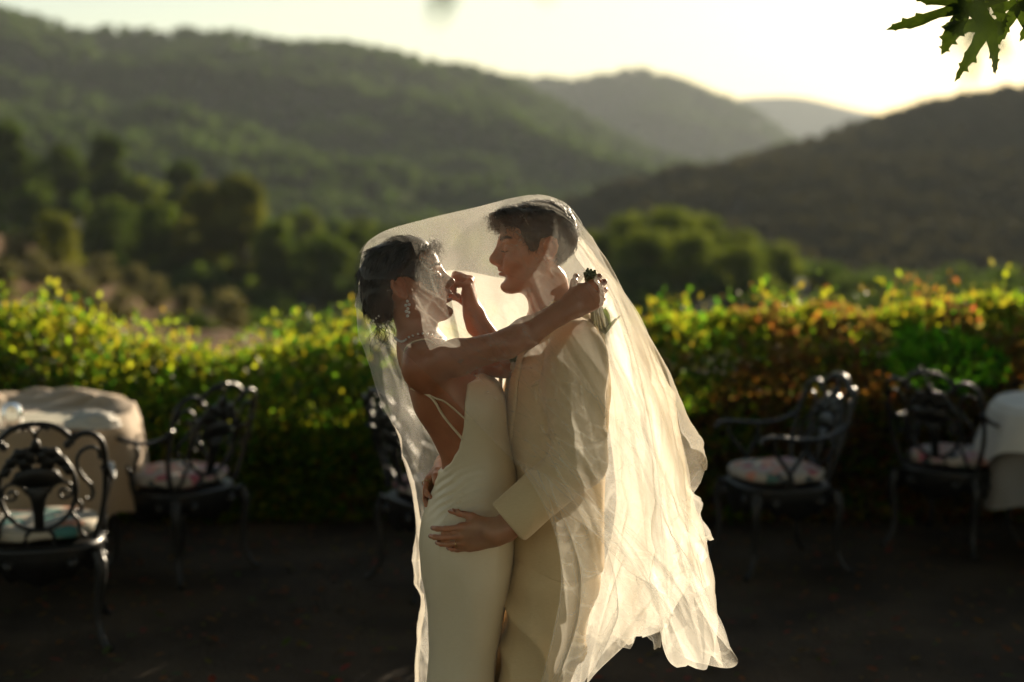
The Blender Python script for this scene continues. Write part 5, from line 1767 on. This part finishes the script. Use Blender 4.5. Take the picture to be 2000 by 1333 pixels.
# dress
FD = Field()
FD.loft(torso_b, BY, .03, 2.0, .0045)
for y in (-1, 1):
    FD.ell(np.array(P(938, 782, YB)) + [0, y * .058, 0], (.056, .060, .058), .05)
ez = [P(0, q, YB)[2] for q in (720, 750, 775, 820, 862, 895, 912, 924, 930)]
ex_ = [P(q, 850, YB)[0] for q in (925, 918, 913, 911, 903, 886, 870, 852, 700)]
ez_, ex2 = np.array(ez[::-1]), np.array(ex_[::-1])
def dress_cut(p):
    x_edge = np.interp(p[:, 2], ez_, ex2)
    c1 = x_edge - p[:, 0]
    c1 = np.where(p[:, 2] < ez_[0], -1.0, c1 * .8)
    ztop = P(900, 738, YB)[2] + .25 * (p[:, 0] - P(930, 750, YB)[0])
    return np.maximum(c1, np.where(np.abs(p[:, 2] - ztop) < .3, p[:, 2] - ztop, np.sign(p[:, 2] - ztop) * .3))
FD.add(dress_cut, *BIG, .003, 'i')
def drapes(p):
    # pulls from the low back towards the hip, softening downwards
    c_ = np.array(P(880, 965, YB - .12))
    w = np.exp(-(((p[:, 0] - c_[0]) / .075) ** 2 + ((p[:, 2] - c_[2]) / .06) ** 2)) * (p[:, 1] < YB)
    ph = (p[:, 2] - .75 * (p[:, 0] - c_[0]) + .9 * (p[:, 0] - c_[0]) ** 2 * 4) * 330 + 2.2 * vnoise(p * 22, 4)
    d = -.0034 * w * np.sin(ph)
    lw = np.clip((P(900, 1180, YB)[2] - p[:, 2]) / .4, 0, 1)
    d += -.010 * lw * np.sin(34 * p[:, 0] + 26 * p[:, 1] + 2.5 * vnoise(p * 3, 8)) * np.clip(lw, 0, 1)
    d += -.0048 * (1 - 2 * np.abs(fbm(p * np.array([8, 8, 3.0]), 2, 2)))
    return d
FD.add(drapes, *BIG, 0, 'd')
FD.add(lambda p: .012 - p[:, 2], *BIG, .003, 'i')
zt = P(900, 745, YB)[2] + .06
Vd1, Qd1 = surface(FD, (-.30, 3.28, P(0, 1350, YB)[2]), (.16, 3.86, zt), .0048)
Vd2, Qd2 = surface(FD, (-.42, 3.26, .0), (.18, 3.88, P(0, 1346, YB)[2]), .012)
Vd = np.concatenate([smooth_mesh(Vd1, Qd1, 1), Vd2]); Qd = np.concatenate([Qd1, Qd2 + len(Vd1)])
link('dress', mesh_np('dress', Vd - blc, Qd), m_satin, bride)
# straps: follow the bare back
def on_skin(fld, p, off):
    p = np.array(p, float)
    for _ in range(14):
        d = fld(p[None], p - .05, p + .05)[0] - off
        gr = np.array([fld((p + e_)[None], p - .05, p + .05)[0] - fld((p - e_)[None], p - .05, p + .05)[0] for e_ in np.eye(3) * .002]) / .004
        gn = np.linalg.norm(gr)
        if gn < 1e-3: break
        p = p - gr / gn * np.clip(d, -.02, .02)
    return p
for pts in ([(858, 686, .09), (828, 684, .105), (813, 697, .115), (822, 722, .128), (840, 750, .135), (872, 786, .142), (914, 824, .145)],
            [(828, 730, .130), (842, 765, .135), (868, 815, .138), (908, 866, .135)]):
    q = [on_skin(FB, P(a, b, YB - c), .0025) for a, b, c in pts]
    g = Geo(); tube(g, catmull(q, 40) - blc, .0062, 8, flat=(.35, 1.0)); g.obj('strap', m_satin, bride)
# hair
Vh2, Qh2 = hair_cap(HB, True)
hair_b = link('hair', mesh_np('hair', Vh2 - blc, Qh2), m_hair, bride)
p_, n_ = pick(Vh2, Qh2, 4600, hr)
q_ = HB.l(p_)
kp = ~((q_[:, 2] < .042) & (q_[:, 0] > -.050)) & (q_[:, 0] < .085)
p_, n_, q_ = p_[kp], n_[kp], q_[kp]
tgt = np.array((-.070, 0, -.03)) - q_
fl = (tgt / np.linalg.norm(tgt, axis=1, keepdims=True)) @ HB.M.T
d_ = fl - n_ * np.sum(fl * n_, 1, keepdims=True) * 1.0 + n_ * .0
strands('hair_strands', p_ - n_ * .001 - blc, d_, .034, m_hair, hair_b, hr, 7, curl=.2, curl_r=.0015, gravity=.02, rad=.0007, wob=.04, turns=.5)
n = 190                                                   # curls framing the forehead and cheek
t = hr.uniform(0, 1, n)
ct_ = np.stack([.044 + .042 * np.sin(t * 1.6) + hr.uniform(-.012, .006, n), hr.uniform(-.070, .070, n), .050 + .042 * t + hr.uniform(-.01, .008, n)], -1)
dd_ = np.stack([.9 + hr.uniform(-.5, .4, n), ct_[:, 1] * 5, hr.uniform(-.7, .5, n)], -1)
strands('forehead_curls', HB.w(ct_) - blc, dd_ @ HB.M.T, .030, m_hair, hair_b, hr, 18, curl=1, curl_r=.009, gravity=.2, rad=.0006, wob=.35, turns=1.6)
n = 70                                                   # long curl at the temple
ct_ = np.stack([hr.uniform(.036, .060, n), -.066 + hr.uniform(-.008, .006, n), .040 + hr.uniform(-.02, .03, n)], -1)
dd_ = np.stack([.42 + hr.uniform(-.12, .12, n), -.10 + 0 * t[:n], -1 + 0 * t[:n]], -1)
strands('temple_curl', HB.w(ct_) - blc, dd_ @ HB.M.T, .070, m_hair, hair_b, hr, 22, curl=1, curl_r=.008, gravity=.05, rad=.0010, wob=.12, turns=1.7)
n = 26                                                    # loose ends at the nape
ct_ = np.stack([hr.uniform(-.105, -.065, n), hr.uniform(-.05, .04, n), hr.uniform(-.085, -.055, n)], -1)
dd_ = np.stack([-.1 + hr.uniform(-.5, .5, n), hr.uniform(-.3, .2, n), -1 + 0 * t[:n]], -1)
strands('nape_curls', HB.w(ct_) - blc, dd_ @ HB.M.T, .075, m_hair, hair_b, hr, 22, curl=1, curl_r=.010, gravity=.05, rad=.0008, wob=.25, turns=1.3)
# jewellery
def pearl_obj(name, pts, rad, parent):
    g = Geo()
    for c_ in pts: blob(g, c_, (rad, rad, rad), 10, 8)
    return g.obj(name, m_pearl, parent)
nk_c, nk_ax = P(816, 668, YB), np.array([.18, 0, 1.0])
g = Geo()
for a in np.linspace(0, 2 * np.pi, 62, endpoint=False):
    q = np.array(nk_c) + .062 * np.array([math.cos(a), math.sin(a), 0]) + np.array([0, 0, -.22 * .055 * math.cos(a) - .002])
    q = on_skin(FB, q, .003)
    blob(g, q - blc, (.0032,) * 3, 8, 6)
g.obj('pearl_necklace', m_pearl, bride)
for y in (-1, 1):
    e0 = HB.w((-.004, y * .084, -.026)) - blc
    pts = [e0 + [0, 0, -.006], e0 + [.004, 0, -.014], e0 + [-.004, .002, -.016], e0 + [.001, -.002, -.024], e0 + [-.003, 0, -.031], e0 + [.003, 0, -.033], e0 + [0, 0, -.042]]
    pearl_obj('pearl_earring', pts, .0042, bride)
pin = [HB.w((-.085 - .008 * k, -.055 + .004 * k, -.052 - .004 * k)) - blc for k in range(4)]
pearl_obj('hair_pin', pin, .0028, bride)
ring('ring', hand_f[0], .4, .0098, groom)
# bouquet held behind the man's neck
b0, b1 = np.array(P(1152, 536, 3.36)), np.array(P(1163, 600, 3.44))
bqt = empty('bouquet', b0); tag(bqt, 'bouquet held behind the man, its cut green stems pointing up', 'bouquet')
m_stalk = pbr('cut_stems', (.16, .18, .07), (.30, .29, .15), rough=.6, scale=60, bump=.3, bscale=200)
rs = np.random.default_rng(21)
ax = (b1 - b0) / np.linalg.norm(b1 - b0); u_ = np.cross(ax, [0, 1, 0]); u_ /= np.linalg.norm(u_); v_ = np.cross(ax, u_)
b2 = b1 + ax * .05 + np.array([.010, .14, -.02])
for k in range(17):
    a, rr0 = k * 2.4, .0150 * math.sqrt((k + .5) / 17)
    off = rr0 * (math.cos(a) * u_ + math.sin(a) * v_)
    g = Geo()
    tube(g, catmull([off - ax * rs.uniform(0, .007), off * .95 + (b1 - b0) * .5, off * .9 + (b1 - b0), off * 1.3 + (b2 - b0)], 14), rs.uniform(.0028, .0040), 7)
    g.obj('stem', m_stalk, bqt)
for k in range(5):
    c_ = b2 - b0 + rs.normal(size=3) * [.03, .03, .035] + [.0, .09, -.03]
    g = Geo(); V, Q = leaf_cloud(130, [(0, 0, 0)], [.024], .012, rs); g.add(V + c_, Q); g.obj('bloom', m_petal, bqt, False)
for k in range(10):
    LV, LT = leaf_shape(.07); M3 = np.array(Matrix.Rotation(rs.uniform(0, 6.28), 3, 'Z') @ Matrix.Rotation(rs.uniform(.5, 2.4), 3, 'X'))
    g = Geo(); g.add(LV @ M3.T + (b2 - b0) + [.02, .03, -.03], None, LT); g.obj('leaf', m_green, bqt)
# ================================================================== THE VEIL
def tulle(name, col, grain=.10):
    """Fine net: most light passes straight through, the threads scatter and glow when lit from behind.
    The attribute 'thread' carries how much thread there is per area (more along pressed creases and the hem)."""
    m, nt, out = new_mat(name)
    L = nt.links
    tc = nt.nodes.new('ShaderNodeTexCoord')
    at = nt.nodes.new('ShaderNodeAttribute'); at.attribute_name = 'thread'
    # cloth seen edge-on shows more thread per area
    lw = nt.nodes.new('ShaderNodeLayerWeight'); lw.inputs['Blend'].default_value = .5
    pw = nt.nodes.new('ShaderNodeMath'); pw.operation = 'POWER'; pw.inputs[1].default_value = 3.0; L.new(lw.outputs['Facing'], pw.inputs[0])
    gr = nt.nodes.new('ShaderNodeTexNoise'); gr.inputs['Scale'].default_value = 380; gr.inputs['Detail'].default_value = 0
    L.new(tc.outputs['Object'], gr.inputs['Vector'])
    a1 = nt.nodes.new('ShaderNodeMath'); a1.operation = 'MULTIPLY_ADD'; a1.inputs[1].default_value = .40
    L.new(pw.outputs[0], a1.inputs[0]); L.new(at.outputs['Fac'], a1.inputs[2])
    a3 = nt.nodes.new('ShaderNodeMath'); a3.operation = 'MULTIPLY_ADD'; a3.inputs[1].default_value = grain; L.new(gr.outputs['Fac'], a3.inputs[0])
    a4 = nt.nodes.new('ShaderNodeMath'); a4.operation = 'SUBTRACT'; a4.inputs[1].default_value = grain / 2; a4.use_clamp = True
    L.new(a1.outputs[0], a3.inputs[2]); L.new(a3.outputs[0], a4.inputs[0])
    df = nt.nodes.new('ShaderNodeBsdfDiffuse'); df.inputs['Color'].default_value = (*col, 1)
    tl_ = nt.nodes.new('ShaderNodeBsdfTranslucent'); tl_.inputs['Color'].default_value = (*col, 1)
    mx = nt.nodes.new('ShaderNodeMixShader'); mx.inputs[0].default_value = .80
    L.new(df.outputs[0], mx.inputs[1]); L.new(tl_.outputs[0], mx.inputs[2])
    tp = nt.nodes.new('ShaderNodeBsdfTransparent'); tp.inputs['Color'].default_value = (1, 1, 1, 1)
    fm = nt.nodes.new('ShaderNodeMixShader')
    L.new(a4.outputs[0], fm.inputs[0]); L.new(tp.outputs[0], fm.inputs[1]); L.new(mx.outputs[0], fm.inputs[2])
    L.new(fm.outputs[0], out.inputs['Surface'])
    return m
m_tulle = tulle('ivory_tulle', (.95, .925, .85))

veil = empty('bridal_veil', (P(950, 900, 3.6)[0], 3.6, 0))
tag(veil, 'sheer ivory veil draped over both heads and blown out to the right', 'veil')
vl = np.array(veil.location)
def cat_rows(G, n):
    """Catmull-Rom across a stack of curves G[k] (m,3) -> (n,m,3)."""
    return catmull(G.reshape(len(G), -1), n).reshape(n, G.shape[1], 3)
def cells(U, n, seed, span):
    """Distances to the nearest and second nearest of n random points (crumple facets); U (m,2) in metres."""
    rn = np.random.default_rng(seed)
    S = (rn.uniform(-.1, 1.1, (n, 2)) * span).astype(np.float32)
    U = U.astype(np.float32)
    d1 = np.empty(len(U), np.float32); d2 = np.empty(len(U), np.float32)
    for i in range(0, len(U), 8000):
        q = U[i:i + 8000]
        D = (q[:, :1] - S[:, 0]) ** 2 + (q[:, 1:] - S[:, 1]) ** 2
        w = np.partition(D, 1, axis=1)[:, :2]
        d1[i:i + 8000] = np.sqrt(w[:, 0]); d2[i:i + 8000] = np.sqrt(w[:, 1])
    return d1, d2
def sheet(name, guides, nt_=200, ns_=240, folds=((3, .004, .03, .3), (7, .002, .014, .8)), seed=0, crumple=1.0, fields=(), push=-1, clear=.008, hem=.0, top_fix=True, thread=(.24, .24), lean=.9):
    """A hanging panel of veil spread over guide curves (top to hem), with leaning folds and pressed crumples."""
    G = np.array([catmull([P(*q) for q in gd], ns_) for gd in guides])
    V = cat_rows(G, nt_)
    t = np.linspace(0, 1, nt_)[:, None]; s = np.linspace(0, 1, ns_)[None]
    rn = np.random.default_rng(seed)
    du = np.gradient(V, axis=0); dv = np.gradient(V, axis=1)
    N = np.cross(du, dv); N /= np.linalg.norm(N, axis=2, keepdims=True) + 1e-9
    Tu = du / (np.linalg.norm(du, axis=2, keepdims=True) + 1e-9)
    Wm = np.linalg.norm(du, axis=2).sum(0).mean(); Lm = np.linalg.norm(dv, axis=2).sum(1).mean()
    span = np.array([Wm * 1.3, Lm])
    U = np.stack([np.broadcast_to(t, (nt_, ns_)) * span[0], np.broadcast_to(s, (nt_, ns_)) * span[1]], -1).reshape(-1, 2)
    U = U + .03 * np.stack([vnoise(np.concatenate([U * 6, 0 * U[:, :1]], 1), seed), vnoise(np.concatenate([U * 6, 0 * U[:, :1] + 5], 1), seed)], -1)
    area = span[0] * span[1]
    dis, th = 0, 0
    for size, amp, lw_ in ((.15, .26, .0040), (.055, .22, .0030)):
        d1, d2 = cells(U * [1, .75], int(area * .75 / size ** 2 * 1.44) + 4, seed + int(size * 1000), span * [1, .75])
        dis = dis + amp * d1.reshape(nt_, ns_)
        th = np.maximum(th, np.exp(-((d2 - d1) / lw_) ** 2).reshape(nt_, ns_))
    msk = np.clip((fbm(np.concatenate([U * 5, 0 * U[:, :1] + seed], 1), 2, seed + 5).reshape(nt_, ns_) + .12) / .3, 0, 1)
    d, lat = 0, 0
    for (f, a0, a1, sk) in folds:
        ph = rn.uniform(0, 6.28)
        wv = vnoise(np.stack([t * 2.6 + 0 * s, s * 1.5 + 0 * t, 0 * t + 0 * s + f], -1), seed + int(f))
        ang = 2 * np.pi * (f * t + sk * s * (t - .5)) + ph + 2.6 * wv
        A = a0 + (a1 - a0) * s ** 1.2
        d = d + A * np.sin(ang)
        lat = lat + A * lean * (1 - .85 * s ** 2) * np.cos(ang * 1.0 + .6)
    fade = np.clip(s / .08, 0, 1) if top_fix else np.clip(s / .02, .3, 1)
    cr = crumple * (dis - dis.mean()) * (.35 + .65 * msk) * (.5 + .5 * s)
    V = V + N * ((d + cr) * fade)[..., None] + Tu * (lat * fade)[..., None]
    if hem:
        tail = np.clip((s - .80) / .20, 0, 1) ** 1.6
        z0 = 0 * t + 0 * s
        def angular(k, sd):                               # irregular straight runs between random corners
            q = np.random.default_rng(seed * 7 + sd)
            kx = np.sort(np.concatenate([[0, 1], q.uniform(0, 1, k)]))
            return np.interp(t[:, 0], kx, q.uniform(-1, 1, k + 2))[:, None]
        V[..., 2] += tail * hem * (1.5 * angular(9, 1) + .25 * angular(22, 2))
        V += N * (tail * hem * (1.1 * angular(9, 3) + .2 * angular(20, 4)))[..., None]
        V += Tu * (tail * hem * (.9 * angular(8, 5) + .15 * angular(16, 6)))[..., None]
    edge = np.maximum(np.exp(-((1 - s) * Lm / .004) ** 2) + 0 * t, np.exp(-(np.minimum(t, 1 - t) * Wm / .003) ** 2) + 0 * s)
    thr = thread[0] + (thread[1] - thread[0]) * s ** .8 + .13 * th * msk + .09 * edge + .03 * fbm(np.concatenate([U * 9, 0 * U[:, :1]], 1), 2, seed).reshape(nt_, ns_)
    if fields:
        W = V.reshape(-1, 3).copy()
        y0 = W[:, 1].copy()
        for it in range(14):
            bad = np.zeros(len(W), bool)
            todo = np.arange(len(W))
            for fl in fields:
                key = (np.floor(W[todo] / .12)).astype(int); kk = key[:, 0] + 1000 * key[:, 1] + 1000000 * key[:, 2]
                od = np.argsort(kk); cu = np.concatenate([[0], np.nonzero(np.diff(kk[od]))[0] + 1, [len(od)]])
                for a, b in zip(cu[:-1], cu[1:]):
                    ii = todo[od[a:b]]
                    bad[ii] |= fl(W[ii]) < clear
            if not bad.any(): break
            W[bad, 1] += push * .014
        dy = (W[:, 1] - y0).reshape(nt_, ns_)
        for _ in range(10):                                # soften the places that were pushed clear
            q = np.pad(dy, 1, mode='edge')
            sm_ = (q[:-2, 1:-1] + q[2:, 1:-1] + q[1:-1, :-2] + q[1:-1, 2:]) / 4
            dy = np.minimum(dy, sm_) if push < 0 else np.maximum(dy, sm_)
        V = V.copy(); V[..., 1] = V[..., 1] + dy
    me = mesh_np(name, (V - vl).reshape(-1, 3), grid_faces(nt_, ns_))
    at = me.attributes.new('thread', 'FLOAT', 'POINT'); at.data.foreach_set('value', thr.astype(np.float32).ravel())
    return link(name, me, m_tulle, veil)

class HairF:
    """Rough volume of the hair, to keep the veil off it."""
    def __init__(self, H, c, r): self.H, self.c, self.r = H, np.array(c), np.array(r)
    def __call__(self, p):
        q = (self.H.l(p) - self.c) / self.r
        return (np.linalg.norm(q, axis=1) - 1) * self.r.min()
hf_g = HairF(HG, (-.002, 0, .040), (.106, .088, .092)); hf_b = HairF(HB, (-.020, 0, .030), (.106, .092, .100))
ridge = [(693, 598, 3.55), (702, 500, 3.56), (742, 456, 3.57), (832, 428, 3.585), (930, 405, 3.60), (1010, 385, 3.61), (1060, 381, 3.62), (1098, 393, 3.63), (1114, 406, 3.66)]
front = [
    [ridge[0], (738, 640, 3.46), (795, 690, 3.40), (858, 752, 3.31), (940, 835, 3.23), (1040, 940, 3.22), (1130, 1020, 3.22), (1200, 1090, 3.22), (1265, 1165, 3.23)],
    [ridge[1], (755, 545, 3.45), (840, 630, 3.34), (930, 725, 3.24), (1020, 830, 3.20), (1115, 940, 3.20), (1205, 1050, 3.2), (1280, 1150, 3.22), (1318, 1262, 3.25)],
    [ridge[2], (812, 530, 3.43), (900, 625, 3.30), (985, 725, 3.21), (1080, 840, 3.19), (1170, 960, 3.19), (1260, 1080, 3.21), (1330, 1180, 3.24), (1378, 1296, 3.28)],
    [ridge[3], (890, 500, 3.43), (970, 600, 3.28), (1055, 715, 3.2), (1140, 835, 3.2), (1220, 955, 3.22), (1295, 1075, 3.25), (1365, 1180, 3.28), (1428, 1284, 3.32)],
    [ridge[4], (985, 470, 3.43), (1050, 560, 3.30), (1115, 665, 3.23), (1185, 785, 3.23), (1250, 900, 3.26), (1305, 1000, 3.3), (1350, 1090, 3.34), (1400, 1180, 3.38)],
    [ridge[5], (1058, 450, 3.46), (1110, 545, 3.34), (1165, 645, 3.28), (1220, 750, 3.29), (1270, 855, 3.33), (1312, 945, 3.37), (1345, 1000, 3.40), (1366, 1032, 3.42)],
    [ridge[6], (1098, 440, 3.49), (1150, 530, 3.40), (1200, 625, 3.37), (1250, 720, 3.39), (1292, 810, 3.42), (1325, 880, 3.46), (1340, 930, 3.5), (1348, 968, 3.52)],
    [ridge[7], (1136, 452, 3.56), (1190, 540, 3.50), (1240, 632, 3.50), (1285, 725, 3.52), (1318, 800, 3.54), (1342, 850, 3.57), (1360, 880, 3.6), (1371, 900, 3.62)],
    [ridge[8], (1145, 456, 3.66), (1198, 542, 3.66), (1248, 632, 3.68), (1290, 706, 3.70), (1315, 770, 3.72), (1330, 820, 3.74), (1342, 850, 3.76), (1350, 870, 3.77)]]
back = [
    [ridge[0], (702, 645, 3.60), (722, 705, 3.66), (750, 785, 3.70), (788, 870, 3.72), (812, 960, 3.72), (826, 1070, 3.72), (836, 1170, 3.73), (820, 1270, 3.73), (812, 1420, 3.74)],
    [ridge[1], (728, 580, 3.68), (752, 680, 3.76), (785, 780, 3.80), (818, 880, 3.84), (840, 980, 3.84), (852, 1090, 3.85), (858, 1190, 3.86), (850, 1290, 3.86), (845, 1430, 3.86)],
    [ridge[2], (770, 560, 3.74), (800, 690, 3.84), (835, 800, 3.88), (860, 900, 3.96), (880, 1000, 3.98), (890, 1100, 3.95), (895, 1200, 3.93), (895, 1300, 3.92), (895, 1440, 3.92)],
    [ridge[3], (868, 545, 3.80), (888, 680, 3.92), (910, 800, 3.96), (935, 900, 4.0), (950, 1000, 4.0), (958, 1100, 3.98), (962, 1200, 3.96), (965, 1300, 3.95), (965, 1420, 3.95)],
    [ridge[4], (955, 530, 3.82), (975, 670, 3.94), (990, 800, 3.98), (1010, 900, 4.0), (1025, 1000, 4.0), (1040, 1090, 3.98), (1050, 1180, 3.96), (1055, 1270, 3.95), (1060, 1390, 3.94)],
    [ridge[5], (1035, 520, 3.84), (1055, 660, 3.95), (1075, 790, 3.98), (1090, 890, 3.98), (1105, 990, 3.97), (1115, 1080, 3.95), (1120, 1170, 3.93), (1118, 1260, 3.91), (1110, 1370, 3.9)],
    [ridge[6], (1095, 515, 3.84), (1125, 640, 3.93), (1145, 760, 3.95), (1160, 860, 3.93), (1170, 950, 3.91), (1175, 1040, 3.89), (1172, 1120, 3.87), (1162, 1220, 3.86), (1145, 1345, 3.85)],
    [ridge[7], (1150, 510, 3.81), (1190, 620, 3.87), (1220, 730, 3.88), (1235, 830, 3.87), (1240, 920, 3.86), (1242, 1010, 3.84), (1242, 1090, 3.83), (1235, 1160, 3.82), (1222, 1238, 3.81)],
    [ridge[8], (1158, 480, 3.72), (1208, 562, 3.76), (1256, 650, 3.78), (1290, 730, 3.79), (1310, 810, 3.80), (1322, 880, 3.80), (1330, 950, 3.80), (1338, 1010, 3.79), (1345, 1060, 3.78)]]
fl_front = (FB, FJ, FG, hf_g, hf_b)
sheet('front_panel', front, 230, 280, seed=3, thread=(.085, .21), fields=fl_front, push=-1, hem=.014, crumple=.7, folds=((2, .002, .020, .3), (4.5, .0010, .009, .4)))
sheet('back_panel', back, 210, 260, seed=8, crumple=1.3, thread=(.24, .26), fields=(hf_g, hf_b, FB, FJ), push=1, hem=.02, folds=((2, .003, .030, .2), (4.5, .002, .014, .3)))
# the gathered cloth behind the man's back, blown to the right
mass1 = [
    [(1118, 470, 3.70), (1165, 580, 3.72), (1195, 720, 3.70), (1205, 860, 3.66), (1205, 980, 3.62), (1195, 1090, 3.58), (1170, 1200, 3.55), (1140, 1345, 3.54)],
    [(1122, 462, 3.68), (1185, 575, 3.62), (1225, 710, 3.58), (1245, 850, 3.55), (1250, 970, 3.52), (1248, 1080, 3.5), (1240, 1160, 3.5), (1250, 1258, 3.5)],
    [(1125, 460, 3.66), (1205, 575, 3.55), (1255, 705, 3.48), (1285, 840, 3.45), (1300, 960, 3.44), (1308, 1080, 3.44), (1312, 1170, 3.45), (1330, 1286, 3.46)],
    [(1126, 458, 3.66), (1212, 572, 3.60), (1270, 700, 3.60), (1305, 820, 3.60), (1325, 940, 3.60), (1345, 1040, 3.58), (1375, 1150, 3.56), (1405, 1262, 3.55)],
    [(1127, 458, 3.68), (1216, 572, 3.68), (1278, 690, 3.70), (1312, 790, 3.71), (1332, 880, 3.72), (1345, 950, 3.70), (1352, 990, 3.68), (1360, 1030, 3.66)]]
sheet('gathered_panel', mass1, 220, 270, seed=14, crumple=1.3, thread=(.36, .34), hem=.020, folds=((1.7, .006, .040, .3), (4, .003, .018, .4)), fields=(FJ,), push=1, top_fix=False)
mass2 = [
    [(1112, 600, 3.84), (1160, 700, 3.86), (1190, 820, 3.84), (1200, 940, 3.80), (1190, 1040, 3.77), (1170, 1130, 3.74), (1150, 1235, 3.72)],
    [(1130, 560, 3.82), (1200, 690, 3.80), (1240, 820, 3.76), (1255, 940, 3.72), (1258, 1040, 3.70), (1250, 1130, 3.68), (1235, 1242, 3.67)],
    [(1150, 530, 3.80), (1228, 670, 3.74), (1278, 800, 3.68), (1300, 920, 3.64), (1312, 1020, 3.62), (1318, 1110, 3.62), (1320, 1200, 3.62)],
    [(1160, 520, 3.80), (1245, 660, 3.78), (1300, 780, 3.75), (1322, 880, 3.72), (1340, 960, 3.72), (1352, 1040, 3.7), (1362, 1100, 3.7)]]
sheet('inner_panel', mass2, 160, 180, seed=22, thread=(.40, .36), hem=.018, folds=((1.5, .010, .040, .3), (3.4, .004, .020, .4)), top_fix=False)
# lower front panel over the trousers
low = [
    [(1010, 900, 3.23), (1060, 985, 3.22), (1090, 1070, 3.23), (1098, 1160, 3.26), (1080, 1250, 3.30), (1045, 1350, 3.33)],
    [(1070, 930, 3.215), (1125, 1020, 3.215), (1150, 1100, 3.22), (1155, 1180, 3.26), (1145, 1260, 3.30), (1120, 1350, 3.33)],
    [(1125, 960, 3.21), (1180, 1045, 3.215), (1210, 1120, 3.23), (1222, 1180, 3.27), (1222, 1215, 3.30), (1212, 1240, 3.32)],
    [(1180, 1000, 3.21), (1240, 1080, 3.22), (1270, 1140, 3.24), (1285, 1190, 3.28), (1290, 1225, 3.30), (1295, 1255, 3.31)]]
sheet('lower_panel', low, 140, 160, seed=31, thread=(.20, .22), hem=.02, folds=((2, .003, .018, .3), (5, .002, .010, .4)), fields=(FJ, FT), push=-1, top_fix=False)
# inner layer hanging between the two faces
mid = [
    [(800, 560, 3.80), (810, 640, 3.84), (825, 720, 3.87), (840, 800, 3.88)],
    [(872, 530, 3.78), (885, 620, 3.82), (900, 710, 3.85), (910, 800, 3.87)],
    [(960, 540, 3.79), (968, 630, 3.83), (975, 720, 3.86), (980, 800, 3.88)],
    [(1050, 560, 3.82), (1060, 650, 3.85), (1068, 730, 3.88), (1075, 800, 3.9)]]
sheet('blusher_panel', mid, 120, 100, seed=44, thread=(.34, .34), folds=((2, .010, .018, .3), (5, .004, .008, .4)), top_fix=False)
